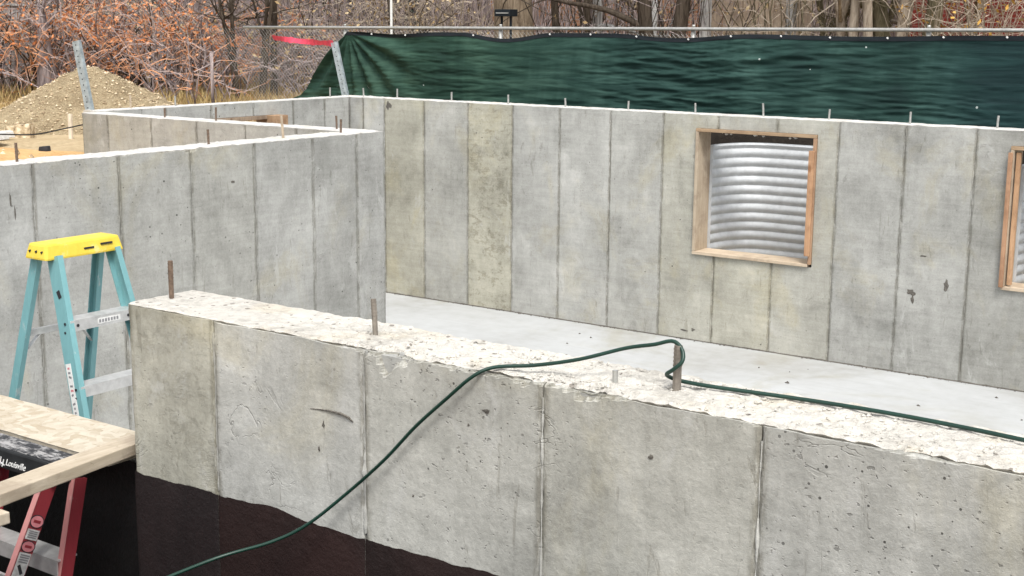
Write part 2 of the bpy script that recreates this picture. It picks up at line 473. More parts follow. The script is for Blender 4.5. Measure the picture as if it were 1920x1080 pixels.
def mk_soil(name, lo, hi, scale=5, bump=0.8, dist=0.03):
    n = NT(name, 0.95, 0, 0.1)
    a = n.noise(scale * .25, 5, 0.6); b = n.noise(scale * 4, 6, 0.7)
    v = n.math('MULTIPLY_ADD', b, 0.55, n.math('MULTIPLY', a, 0.45))
    n.color(n.ramp(v, [(0.32, lo), (0.66, hi)])); n.bump(b, bump, dist)
    return n.m
M_gravel = mk_soil("gravel_earth", (0.20, 0.145, 0.08), (0.60, 0.49, 0.32), 11, 1.0, 0.05)
M_sand = mk_soil("orange_sand", (0.44, 0.25, 0.10), (0.66, 0.45, 0.23), 6, 0.6, 0.02)
M_grade = mk_soil("bare_ground", (0.34, 0.25, 0.14), (0.56, 0.45, 0.29), 5)
M_dark_soil = mk_soil("dark_backfill", (0.012, 0.010, 0.009), (0.03, 0.025, 0.02), 6)
M_clay = mk_soil("trench_earth", (0.05, 0.035, 0.025), (0.10, 0.075, 0.055), 3)
n = NT("gravel_stone", 0.9, 0, 0.2)
oc, oa, orr = n.objcol()
r = n.noise(16, 3, 0.6)
n.color(n.ramp(r, [(0.3, (0.14, 0.10, 0.065)), (0.5, (0.46, 0.36, 0.23)), (0.66, (0.70, 0.61, 0.46))]))
M_stone = n.m

# yard ground: leaf litter, dry grass, bare soil
n = NT("yard_ground", 0.95, 0, 0.1)
a = n.noise(0.35, 5, 0.6); b = n.noise(7, 6, 0.75); c = n.noise(2.1, 5, 0.65, n.vec(off=(3, 9, 1)))
v = n.math('MULTIPLY_ADD', b, 0.5, n.math('MULTIPLY', a, 0.5))
base = n.ramp(v, [(0.32, (0.13, 0.085, 0.045)), (0.5, (0.30, 0.22, 0.11)), (0.66, (0.50, 0.40, 0.21))])
base = n.mix(n.mr(c, 0.5, 0.62, 0, 0.7), base, (0.30, 0.14, 0.055))
n.color(base); n.bump(b, 0.9, 0.06)
M_yard = n.m
n = NT("wooded_slope", 1.0, 0, 0.0)
a = n.noise(0.25, 6, 0.7); b = n.noise(1.0, 6, 0.75, n.vec((1.6, 1.6, 0.3)), 1.0)
base = n.ramp(n.math('MULTIPLY_ADD', b, 0.65, n.math('MULTIPLY', a, 0.35)), [(0.34, (0.05, 0.038, 0.028)), (0.5, (0.14, 0.105, 0.075)), (0.66, (0.27, 0.22, 0.16))])
n.color(base)
M_slope = n.m

def mk_bark(name, lo, hi, sc=7):
    n = NT(name, 0.95, 0, 0.1)
    g = n.noise(1.0, 6, 0.7, n.vec((sc * 3, sc * 3, sc * 0.5)), 0.8)
    n.color(n.ramp(g, [(0.35, lo), (0.62, hi)])); n.bump(g, 0.9, 0.03)
    return n.m
M_bark_tan = mk_bark("bark_tan", (0.13, 0.095, 0.065), (0.36, 0.29, 0.21))
M_bark_dark = mk_bark("bark_dark", (0.035, 0.027, 0.02), (0.11, 0.088, 0.068))
M_bark_olive = mk_bark("bark_olive", (0.085, 0.075, 0.045), (0.20, 0.17, 0.11))
M_bark_white = mk_bark("bark_white", (0.18, 0.17, 0.16), (0.62, 0.61, 0.59), 5)
M_twig_grey = mk_bark("twig_grey", (0.13, 0.105, 0.105), (0.42, 0.35, 0.335), 4)
M_twig_red = mk_bark("twig_red", (0.17, 0.065, 0.04), (0.50, 0.24, 0.13), 3)
M_twig_pale = mk_bark("twig_pale", (0.22, 0.175, 0.13), (0.48, 0.41, 0.33), 4)
def mk_leaf(name, stops):
    n = NT(name, 0.8, 0, 0.15)
    r = n.noise(7.0, 3, 0.6)
    n.color(n.ramp(r, stops))
    return n.m
def mk_twig_mix(name):
    n = NT(name, 0.95, 0, 0.1)
    a = n.noise(0.9, 3, 0.5, n.vec((1, 1, 1.3))); b = n.noise(9, 3, 0.6)
    v = n.math('MULTIPLY_ADD', b, 0.35, n.math('MULTIPLY', a, 0.65))
    n.color(n.ramp(v, [(0.36, (0.17, 0.14, 0.145)), (0.46, (0.38, 0.31, 0.29)), (0.52, (0.44, 0.23, 0.14)), (0.62, (0.62, 0.31, 0.16))]))
    return n.m
M_twig_mix = mk_twig_mix("twig_mixed")
M_leaf_orange = mk_leaf("leaf_orange", [(0.3, (0.34, 0.11, 0.045)), (0.5, (0.60, 0.23, 0.09)), (0.66, (0.70, 0.47, 0.32))])
M_leaf_tan = mk_leaf("leaf_tan", [(0.3, (0.26, 0.16, 0.08)), (0.5, (0.46, 0.34, 0.18)), (0.7, (0.62, 0.52, 0.36))])
M_leaf_gold = mk_leaf("leaf_gold", [(0.3, (0.30, 0.14, 0.03)), (0.5, (0.52, 0.30, 0.07)), (0.7, (0.62, 0.42, 0.14))])
M_needle = mk_leaf("needle_dark", [(0.3, (0.012, 0.018, 0.013)), (0.6, (0.035, 0.045, 0.033))])
n = NT("dry_grass", 0.9, 0, 0.1)
a = n.noise(0.8, 4, 0.6); b = n.noise(6, 3, 0.6)
n.color(n.ramp(n.math('MULTIPLY_ADD', b, 0.5, n.math('MULTIPLY', a, 0.5)), [(0.36, (0.16, 0.10, 0.05)), (0.48, (0.36, 0.25, 0.11)), (0.58, (0.48, 0.37, 0.17)), (0.68, (0.58, 0.48, 0.28))]))
M_drygrass = n.m

# ------------------------------------------------------------------ ground and excavation
TOP = 2.44
GR = 1.86
def rough_ground(name, x0, x1, y0, y1, step, z, amp, m, kind='structure', fn=None, seed=0):
    mb = MB()
    nu = max(2, int((x1 - x0) / step)); nv = max(2, int((y1 - y0) / step))
    def p(u, v):
        x = x0 + (x1 - x0) * u; y = y0 + (y1 - y0) * v
        e = min(1.0, min(u, 1 - u) * 14, min(v, 1 - v) * 14)
        h = amp * fbm(x * 0.9 + seed, y * 0.9, 0.3, 4) * e
        if fn: h += fn(x, y)
        return (x, y, z + h)
    mb.grid(nu, nv, p)
    o = mb.build(name, m, smooth=True)
    o['kind'] = kind
    return o

rough_ground("yard_ground", -60, -12.3, 13.17, 60, 0.5, 1.9, 0.16, M_yard, seed=3)
mb = MB()
for x0, x1, y0, y1 in ((-12.3, 60, 14.0, 60), (-400, -60, 1.5, 60), (-400, 400, 60, 700), (60, 400, 1.5, 60), (-400, 400, -300, 1.5)):
    mb.grid(6, 6, lambda u, v: (x0 + (x1 - x0) * u, y0 + (y1 - y0) * v, 1.9))
mb.build("ground", M_yard)['kind'] = 'structure'
rough_ground("side_yard", -60, -12.0, 1.5, 13.17, 0.35, 1.92, 0.12, M_grade, seed=9)
rough_ground("notch_ground", -12.0, -8.05, 2.92, 8.79, 0.12, 1.93, 0.08, M_grade, seed=2)
mb = MB()
wx = [(-12.3, -6.78), (-5.38, -3.53), (-2.13, 4.0)]
for a_, b_ in wx: mb.grid(20, 4, lambda u, v: (a_ + (b_ - a_) * u, 13.18 + 0.82 * v, 1.9 + 0.05 * nz(a_ * 3 + u * 9, v * 3)))
for a_, b_ in ((-6.78, -5.38), (-3.53, -2.13)): mb.grid(8, 2, lambda u, v: (a_ + (b_ - a_) * u, 13.9 + 0.1 * v, 1.9))
mb.build("backfill_strip", M_dark_soil)['kind'] = 'structure'
mb = MB()
mb.grid(160, 8, lambda u, v: (-12.3 + 16 * u, 13.92 + 0.5 * v, 1.9 + 0.30 * math.sin(math.pi * min(1, v * 1.02)) ** 0.8 + 0.05 * fbm(u * 40, v * 3, 2)))
mb.build("backfill_ridge", M_dark_soil, smooth=True)['kind'] = 'structure'
mb = MB()
mb.face([(-9, 1.5, -0.1), (4, 1.5, -0.1), (4, 2.905, -0.1), (-9, 2.905, -0.1)])
mb.build("trench_floor", M_clay)['kind'] = 'structure'
mb = MB()
mb.grid(90, 14, lambda u, v: (-9 + 13 * u, 1.5 - 0.12 * v + 0.06 * fbm(u * 20, v * 3, 1), -0.1 + 2.0 * v))
mb.grid(10, 10, lambda u, v: (-9.0, 1.5 + 1.4 * u, -0.1 + 2.0 * v))
mb.build("trench_bank", M_clay, smooth=True)['kind'] = 'structure'
mb = MB()
mb.grid(2, 2, lambda u, v: (-12.0 + 16 * u, 3.0 + 10.0 * v, 0.0))
mb.build("basement_floor", M_floor)['kind'] = 'structure'
# wooded slope far behind the yards
mb = MB()
def slope(u, v):
    ang = math.radians(-75 + 95 * u)
    d = 62 + 70 * v
    return (math.sin(ang) * d, math.cos(ang) * d, 1.7 + 22 * v ** 1.1 + 1.5 * fbm(u * 9, v * 4, 1))
mb.grid(60, 16, slope)
mb.build("hillside", M_slope, smooth=True)['kind'] = 'structure'

# ------------------------------------------------------------------ foundation walls
WG = "poured foundation walls"
class Wall:
    def __init__(s, name, label, O, t, nrm, thick, mat_, top_mat, group=WG):
        s.O = Vector(O); s.t = Vector(t); s.n = Vector(nrm); s.th = thick; s.mat = mat_; s.top = top_mat
        s.root = empty(name, O, label, 'wall', group)
    def P(s, a, z, d):
        q = s.O + s.t * a + s.n * d
        return (q.x, q.y, z)
    def core(s, a0, a1, holes=(), z0=-0.1, z1=TOP - 0.012, inset=0.014):
        xs = sorted({a0, a1, *[h[0] for h in holes], *[h[1] for h in holes]})
        mb = MB()
        for p, q in zip(xs[:-1], xs[1:]):
            hs_ = [h for h in holes if h[0] <= p + 1e-6 and h[1] >= q - 1e-6]
            segs = [(z0, z1)] if not hs_ else [(z0, hs_[0][2]), (hs_[0][3], z1)]
            for u, w in segs:
                n = len(mb.v)
                mb.v += [s.P(p, u, -inset), s.P(q, u, -inset), s.P(q, u, -s.th), s.P(p, u, -s.th),
                         s.P(p, w, -inset), s.P(q, w, -inset), s.P(q, w, -s.th), s.P(p, w, -s.th)]
                for f in ((0, 3, 2, 1), (4, 5, 6, 7), (0, 1, 5, 4), (1, 2, 6, 5), (2, 3, 7, 6), (3, 0, 4, 7)):
                    mb.f.append(tuple(n + i for i in f)); mb.mi.append(0)
        mb.build('wall_core', s.mat, s.root)
    def panel(s, a0, a1, z0, z1, color, step=0.08, hole=None, chip=None, gap=0.0022, proud=0.0, jit=0.0016, endcap=(False, False)):
        w = a1 - a0
        aa = {a0 + gap, a0 + gap + 0.008, a0 + 0.03, a1 - 0.03, a1 - gap - 0.008, a1 - gap}
        k = max(2, int(w / step))
        for i in range(1, k): aa.add(a0 + w * i / k)
        zz = {z0, z1, z1 - 0.012, z1 - 0.028, z1 - 0.05}
        if step < .05: zz |= {z1 - .008 * q for q in range(13)}
        k = max(2, int((z1 - z0) / step))
        for i in range(1, k): zz.add(z0 + (z1 - 0.05 - z0) * i / k)
        if hole:
            aa |= {hole[0], hole[1]}; zz |= {hole[2], hole[3]}
            aa = {a for a in aa if a0 <= a <= a1}; zz = {z for z in zz if z0 <= z <= z1}
        aa = sorted(aa); zz = sorted(zz)
        def clean(L, keep):
            out = [L[0]]
            for q in L[1:]:
                if q - out[-1] > 0.004: out.append(q)
            return out
        aa = clean(aa, None); zz = clean(zz, None)
        mb = MB(); mb.use_attr = True
        na, nzz = len(aa), len(zz)
        sd = a0 * 3.1 + s.O.x
        for i, a in enumerate(aa):
            for j, z in enumerate(zz):
                edge = (i == 0 or i == na - 1)
                d = proud; broken = False
                ja = 0.0
                if edge:
                    ja = jit * 2.2 * nz(z * 14 + sd, i * 7.3, 2.0); d -= 0.0035 + 0.003 * nz(z * 18, sd, 4)
                zt = z
                d += 0.0018 * nz(a * 4, z * 4, sd)
                if j == nzz - 1 and z1 > TOP - 0.02:
                    zt = z + 0.006 * nz(a * 9, sd, 7) - 0.004
                if chip and z1 > TOP - 0.02 and z > z1 - 0.095:
                    c = chip(a)
                    hb = 1.15 * c * (1 + .5 * nz(a * 26, 4, sd))
                    if c > 0.001 and z1 - z < hb:
                        k_ = 1 - (z1 - z) / hb
                        d -= c * k_ ** .6 * (0.8 + 0.7 * nz(a * 45, z * 60, 3)) + .003; broken = True
                    if j == nzz - 1: zt -= c * 0.2
                mb.v.append(s.P(a + ja, zt, d))
                dist = min(a - a0, a1 - a)
                mb.a.append(1.0 if broken else (max(0.0, 1.0 - dist / 0.03) if dist < 0.03 else 0.0))
        idx = lambda i, j: i * nzz + j
        cells = set()
        for i in range(na - 1):
            for j in range(nzz - 1):
                if hole and aa[i] >= hole[0] - 1e-6 and aa[i + 1] <= hole[1] + 1e-6 and zz[j] >= hole[2] - 1e-6 and zz[j + 1] <= hole[3] + 1e-6:
                    continue
                cells.add((i, j))
                mb.f.append((idx(i, j), idx(i + 1, j), idx(i + 1, j + 1), idx(i, j + 1))); mb.mi.append(0)
        # returns into the joints and the top/bottom
        def skirt(ring, depth, cell):
            n = len(mb.v)
            for r_ in ring:
                q = Vector(mb.v[r_]) - s.n * depth
                mb.v.append(tuple(q)); mb.a.append(1.0)
            for k_ in range(len(ring) - 1):
                if cell(k_) not in cells: continue
                mb.f.append((ring[k_], ring[k_ + 1], n + k_ + 1, n + k_)); mb.mi.append(0)
        skirt([idx(0, j) for j in range(nzz)], s.th if endcap[0] else 0.0125, lambda k_: (0, k_))
        skirt([idx(na - 1, j) for j in range(nzz)], s.th if endcap[1] else 0.0125, lambda k_: (na - 2, k_))
        skirt([idx(i, nzz - 1) for i in range(na)], 0.0125, lambda k_: (k_, nzz - 2))
        skirt([idx(i, 0) for i in range(na)], 0.0125, lambda k_: (k_, 0))
        return mb.build('concrete_panel', s.mat, s.root, smooth=False, color=color)
    def fin(s, a, z0, z1, r=0.006, color=(1, 1, 1, 0)):
        """broken bead of cement paste left where two forms met"""
        mb = MB()
        k = int((z1 - z0) / 0.012)
        pts = []
        for i in range(k + 1):
            z = z0 + (z1 - z0) * i / k
            pts.append((z, max(0.0004, r * (0.25 + 1.1 * nz(z * 9 + a * 5, a, 3) + .7 * nz(z * 31, a, 1)))))
        n = len(mb.v)
        for z, q in pts:
            o_ = 0.002 * nz(z * 12, a * 3, 9)
            for da, dd in ((-q * 1.1, -0.005), (-q * .4, q * .8), (q * .5, q * .7), (q * 1.1, -0.005)):
                mb.v.append(s.P(a + da + o_, z, dd))
        for i in range(k):
            for j in range(3):
                mb.f.append((n + i * 4 + j, n + i * 4 + j + 1, n + i * 4 + 5 + j, n + i * 4 + 4 + j)); mb.mi.append(0)
        mb.build('joint_fin', s.mat, s.root, smooth=True, color=color)
    def cap(s, a0, a1, name='wall_top', step=0.05, amp=0.004, chip=None, over=0.0, rows=6, e0=0.0, e1=0.0):
        mb = MB()
        nu = int((a1 - a0) / step)
        th = s.th
        def p(u, v):
            a = a0 + (a1 - a0) * u
            ed = chip(a) if chip else 0.0
            d0 = over + 0.004 * nz(a * 11, 3, s.O.x) - ed * 1.08 - 0.004 - (.006 if ed > .004 else 0)
            d = d0 + (-th + 0.004 * nz(a * 9, 8, 1) - d0) * v
            sk = 0.0
            am = amp
            if rows > 20: am = amp * (0.35 + 0.65 * min(1.0, max(0.0, (a + 3.15) / 0.5)))
            h = am * (fbm(a * 6, d * 9, s.O.y, 3) * 1.3 + 0.8 * nz(a * 24, d * 30, 5) + .45 * nz(a * 60, d * 70, 2))
            if v == 0: h -= 0.004
            if chip: h -= ed * 0.35 * max(0, 1 - v * 5)
            return s.P(a, TOP + 0.004 + h, d)
        mb.grid(nu, rows, p)
        # front, back and end lips down into the wall
        m = len(mb.v)
        fr = [i * (rows + 1) for i in range(nu + 1)]
        bk = [i * (rows + 1) + rows for i in range(nu + 1)]
        for ring, dd in ((fr, -0.012), (bk, 0.0)):
            n = len(mb.v)
            for r_ in ring:
                q = Vector(mb.v[r_]); mb.v.append((q.x + s.n.x * dd, q.y + s.n.y * dd, q.z - (0.012 if rows > 20 else 0.03)))
            for k_ in range(len(ring) - 1):
                mb.f.append((ring[k_], ring[k_ + 1], n + k_ + 1, n + k_)); mb.mi.append(0)
        for ring in ([j for j in range(rows + 1)], [nu * (rows + 1) + j for j in range(rows + 1)]):
            n = len(mb.v)
            for r_ in ring:
                q = Vector(mb.v[r_]); mb.v.append((q.x, q.y, q.z - 0.03))
            for k_ in range(len(ring) - 1):
                mb.f.append((ring[k_], ring[k_ + 1], n + k_ + 1, n + k_)); mb.mi.append(0)
        return mb.build(name, s.top, s.root, smooth=False)

def tone(b, warm=0.0, honey=0.0):
    return (b * (1 + 0.035 * warm), b, b * (1 - 0.13 * warm), honey)

# back wall
HOLES = [(-6.76, -5.40, 0.95, 2.30), (-3.51, -2.15, 0.95, 2.30)]
back = Wall('concrete_wall', 'long back foundation wall with two wood framed window openings below green screen', (0, 12.9, 0), (1, 0, 0), (0, -1, 0), 0.27, M_conc, M_top)
back.core(-11.68, 2.6, HOLES)
seams = [-11.665, -11.44, -11.09, -10.46, -9.79, -9.145, -8.49, -7.82, -7.16, -5.18, -4.505, -3.83]
tones = [tone(.86), tone(1.02), tone(.98, .9, .12), tone(.98, .25), tone(1.10, 1.0, .6), tone(1.0, .1), tone(1.04, .1), tone(1.03, .15), None, tone(.96, .1), tone(.97, .1)]
for i in range(len(seams) - 1):
    if tones[i] is None: continue
    back.panel(seams[i], seams[i + 1], -0.02, TOP, tones[i], 0.09, proud=random.uniform(-.001, .002))
# panels round the first window: upright strips at its sides, short ones under and over it
H = HOLES[0]
back.panel(-7.16, -6.505, -0.02, TOP, tone(1.0, .65, .05), 0.09, hole=(H[0], -6.505, H[2], H[3]))
back.panel(-6.505, -5.84, -0.02, H[2], tone(.97, .8), 0.09)
back.panel(-6.505, -5.84, H[3], TOP, tone(.98, .4), 0.09)
back.panel(-5.84, -5.18, -0.02, TOP, tone(.99, .5), 0.09, hole=(-5.84, H[1], H[2], H[3]))
H = HOLES[1]
back.panel(-3.83, -3.17, -0.02, TOP, tone(.88, .2, .12), 0.09, hole=(H[0], -3.17, H[2], H[3]))
back.panel(-3.17, -2.51, -0.02, H[2], tone(.95, .2), 0.09)
back.panel(-3.17, -2.51, H[3], TOP, tone(.95, .2), 0.09)
back.panel(-2.51, -1.85, -0.02, TOP, tone(.97, .2), 0.09, hole=(-2.51, H[1], H[2], H[3]))
for a_ in (-1.85, -1.19, -0.53, 0.13, 0.79, 1.45):
    back.panel(a_, a_ + .66, -0.02, TOP, tone(random.uniform(.93, 1.03), random.uniform(0, .5)), 0.2)
back.cap(-11.9, 2.6, step=0.05, amp=0.007)
for a_ in (-10.46, -9.79, -9.145, -8.49, -7.16, -5.18, -4.505, -3.83):
    back.fin(a_, 0.02, TOP - 0.03, 0.006, tone(.78, .3))

# far left wall, joins the back wall at the corner
left = Wall('concrete_wall', 'far left foundation wall meeting the back wall at the corner by the leaning post', (-11.67, 0, 0), (0, 1, 0), (1, 0, 0), 0.23, M_conc, M_top)
LH = (10.52, 11.56, 1.2, 2.285)
left.core(9.06, 13.17, [LH])
for y0, y1 in ((9.06, 9.95), (9.95, 10.6), (10.6, 11.25), (11.25, 11.9), (11.9, 12.45), (12.45, 12.9)):
    if y1 < 10.5 or y0 > 11.6:
        left.panel(y0, y1, -0.02, TOP, tone(random.uniform(.92, 1.0)), 0.12)
    else:
        hh = (max(y0, LH[0]), min(y1, LH[1]), LH[2], LH[3])
        left.panel(y0, y1, -0.02, TOP, tone(random.uniform(.92, .98)), 0.12, hole=hh)
left.cap(9.05, 13.17, amp=0.005)

# the two walls of the inner corner
jog = Wall('concrete_wall', 'short foundation wall behind the sandy ground, running to the inner corner', (0, 8.80, 0), (1, 0, 0), (0, -1, 0), 0.24, M_conc, M_top)
jog.core(-11.6, -8.02)
s_ = [-11.6, -11.2, -10.55, -9.9, -9.25, -8.6, -8.02]
for i in range(6):
    jog.panel(s_[i], s_[i + 1], -0.02, TOP, [tone(.80, .2), tone(1.0, .3), tone(.98, .1), tone(.95), tone(.97), tone(.95)][i], 0.12, endcap=(i == 0, False))
jog.cap(-11.6, -8.02, amp=0.005)
mid = Wall('concrete_wall', 'foundation wall behind the teal stepladder, ending in a sharp upright edge', (-7.77, 0, 0), (0, 1, 0), (1, 0, 0), 0.27, M_conc, M_top)
mid.core(2.92, 9.035)
s_ = [2.93, 3.53, 4.18, 4.83, 5.48, 6.18, 6.84, 7.483, 8.134, 8.67, 9.035]
tn = [tone(.95), tone(.95), tone(.97), tone(.98), tone(.98, .05), tone(.93, .15), tone(.95, .2), tone(.93, .05), tone(.89, .05), tone(.96)]
def chip_mid(a):
    c = nz(a * 5.5, 2.2, 8) + 0.4 * nz(a * 19, 1, 1) - 0.30
    return max(0.0, c) * 0.05
for i in range(10):
    mid.panel(s_[i], s_[i + 1], -0.02, TOP, tn[i], 0.06, chip=chip_mid, proud=random.uniform(-.001, .0025), endcap=(False, i == 9))
mid.cap(2.93, 9.036, step=0.03, amp=0.008, chip=chip_mid)
for a_ in s_[4:10]: mid.fin(a_, 0.02, TOP - 0.03, 0.006, tone(.75, .2))

# near wall
front = Wall('concrete_wall', 'near foundation wall with chipped white top and dark damp proofing at its foot', (0, 2.905, 0), (1, 0, 0), (0, -1, 0), 0.285, M_conc_near, M_top_near)
def chip_front(a):
    w = max(0.0, 1 - abs(a + 2.42) / 0.28) + max(0.0, 1 - abs(a + 1.93) / 0.27) + 0.5 * max(0.0, 1 - abs(a + 0.95) / 0.12)
    c = nz(a * 7.0, 5.1, 1) + 0.5 * nz(a * 23, 1, 1) + 0.25 * nz(a * 60, 4, 1)
    return max(0.0, c - 0.45) * 0.02 + max(0.0, c + 0.22) * 0.075 * min(1.0, w)
front.core(-3.635, 2.6)
s_ = [-3.64, -3.225, -2.588, -1.954, -1.32, -0.68, -0.04, 0.60, 1.24, 1.75, 2.25]
tn = [tone(1.0, .8, .25), tone(1.08, .1), tone(1.08, .25), tone(1.12, .35, .06), tone(1.0, .15, .05), tone(1.0, .45, .1), tone(1), tone(1), tone(1), tone(1)]
for i in range(10):
    front.panel(s_[i], s_[i + 1], -0.1, TOP, tn[i], 0.012 if i < 6 else 0.2, chip=chip_front, proud=random.uniform(-.001, .003), gap=0.0024, jit=0.002, endcap=(i == 0, False))
front.cap(-3.64, 2.25, step=0.009, amp=0.0085, chip=chip_front, rows=30)
for a_, c_, r_ in ((-3.225, tone(.8, .3), .008), (-2.588, tone(.9, .1), .009), (-1.954, tone(1.2, .1), .007), (-1.32, tone(1.2, .1), .006)):
    front.fin(a_, GR + 0.01, TOP - 0.04, r_, c_)
# damp proofing, one sheet per form panel, wavy upper edge
def coat(w, a0, a1, z0, m, color, top=GR):
    mb = MB()
    def p(u, v):
        a = a0 + 0.0006 + (a1 - a0 - 0.0012) * u
        zt = top + 0.020 * nz(a * 2.3, 1.7, 4) + 0.012 * nz(a * 8.5, 3.3, 2) + 0.004 * nz(a * 33, 6, 2)
        z = z0 + (zt - z0) * v
        d = 0.0075 + 0.0015 * nz(a * 9, z * 9, 2) - (0.004 if u in (0, 1) else 0) - (0.003 if v == 1 else 0)
        return w.P(a, z, d)
    mb.grid(40, 24, p)
    return mb.build('damp_proof_coating', m, w.root, smooth=True, color=color)
for i in range(10):
    coat(front, s_[i], s_[i + 1], -0.09, M_tar, [(.85, .95, 1.05, 1), (1.15, .95, .95, 1), (1.1, 1, 1, 1), (1.05, 1, 1, 1)][i % 4])
# low wall under the door opening, set back a hand's breadth
low = Wall('concrete_wall', 'low tar coated wall under the pale strand board at the doorway', (0, 3.0, 0), (1, 0, 0), (0, -1, 0), 0.17, M_conc, M_top)
low.core(-7.7, -3.645, z1=1.855)
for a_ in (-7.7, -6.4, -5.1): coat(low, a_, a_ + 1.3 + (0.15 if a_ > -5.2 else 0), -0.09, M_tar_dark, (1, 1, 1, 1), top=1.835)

# loose chips of concrete on the near wall's top
mb = MB()
def chunk(mb, c, r, mi=0):
    n = len(mb.v)
    for d in ((1, 0, 0), (-1, 0, 0), (0, 1, 0), (0, -1, 0), (0, 0, 1), (0, 0, -1)):
        k = r * random.uniform(.55, 1.25)
        mb.v.append((c[0] + d[0] * k + random.uniform(-.3, .3) * r, c[1] + d[1] * k + random.uniform(-.3, .3) * r, c[2] + d[2] * k * .75))
    for f in ((0, 2, 4), (2, 1, 4), (1, 3, 4), (3, 0, 4), (2, 0, 5), (1, 2, 5), (3, 1, 5), (0, 3, 5)):
        mb.f.append(tuple(n + i for i in f)); mb.mi.append(mi)
for i in range(1500):
    x = random.triangular(-2.9, -0.3, -2.0) if i % 3 else random.uniform(-3.0, 1.0)
    y = random.uniform(2.925, 3.175)
    chunk(mb, (x, y, TOP + 0.004), random.choice((.002, .003, .003, .004, .005, .008)))
tag(mb.build('concrete_crumbs', M_top_near), 'pale crumbs of concrete scattered on the near wall top', 'rubble', kind='stuff')

# spalls and a crack that stand out on the walls
def spall(w, a, z, sx, sz, m, n_=11):
    mb = MB(); ring = []
    for i in range(n_):
        t = 2 * math.pi * i / n_
        k = random.uniform(.45, 1.1)
        ring.append(w.P(a + math.cos(t) * sx * k, z + math.sin(t) * sz * k, .0022))
    c = w.P(a, z, .0032)
    for i in range(n_): mb.face([ring[i], ring[(i + 1) % n_], c])
    mb.build('spall', m, w.root)
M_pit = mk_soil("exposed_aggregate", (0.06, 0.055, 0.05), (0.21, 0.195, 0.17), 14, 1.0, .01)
for a_, z_, sx_, sz_ in ((-4.02, .93, .028, .06), (-4.36, .82, .055, .035), (-4.34, .75, .02, .05), (-4.26, 1.19, .05, .010), (-6.83, .10, .05, .014), (-6.72, .12, .03, .018), (-11.02, 2.36, .05, .06)):
    spall(back, a_, z_, sx_, sz_, M_pit)
for a_, z_, sx_, sz_ in ((5.30, 2.21, .008, .07), (5.33, 2.13, .007, .05), (6.05, 1.86, .03, .008), (7.25, 2.16, .03, .01)): spall(mid, a_, z_, sx_, sz_, M_pit)
for a_, z_, sx_, sz_ in ((-2.14, 2.33, .014, .007), (-2.40, 2.03, .005, .006), (-2.75, 2.18, .006, .014), (-2.77, 2.10, .005, .012), (-1.62, 2.30, .012, .008), (-2.20, 2.28, .005, .005)): spall(front, a_, z_, sx_, sz_, M_pit)
mb = MB(); mb.tube([(-2.803, 2.9035, 2.222), (-2.765, 2.9025, 2.226), (-2.725, 2.902, 2.229), (-2.675, 2.9015, 2.228), (-2.647, 2.902, 2.222), (-2.63, 2.9035, 2.210)], lambda t: .0012 + .006 * max(0, math.sin(t * 3.0)) * t, 6)
mb.build('crack', M_pit, front.root)
# dirt crumbs on the slab; along the back wall they double as shadow line
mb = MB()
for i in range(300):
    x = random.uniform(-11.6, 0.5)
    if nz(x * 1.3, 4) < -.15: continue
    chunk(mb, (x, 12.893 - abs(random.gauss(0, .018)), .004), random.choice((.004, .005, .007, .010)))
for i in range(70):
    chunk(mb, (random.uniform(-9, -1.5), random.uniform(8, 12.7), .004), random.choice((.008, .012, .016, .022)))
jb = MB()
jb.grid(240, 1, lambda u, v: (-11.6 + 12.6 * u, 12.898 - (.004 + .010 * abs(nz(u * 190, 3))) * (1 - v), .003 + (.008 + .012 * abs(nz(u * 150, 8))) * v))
jb.build('base_joint_shadow', M_pit, back.root)  # dark strip that paints the shadow line into the wall-floor joint
tag(mb.build('floor_debris', M_pit), 'dark crumbs of dirt on the slab, lined up along the foot of the back wall as a shadow line', 'debris', kind='stuff')

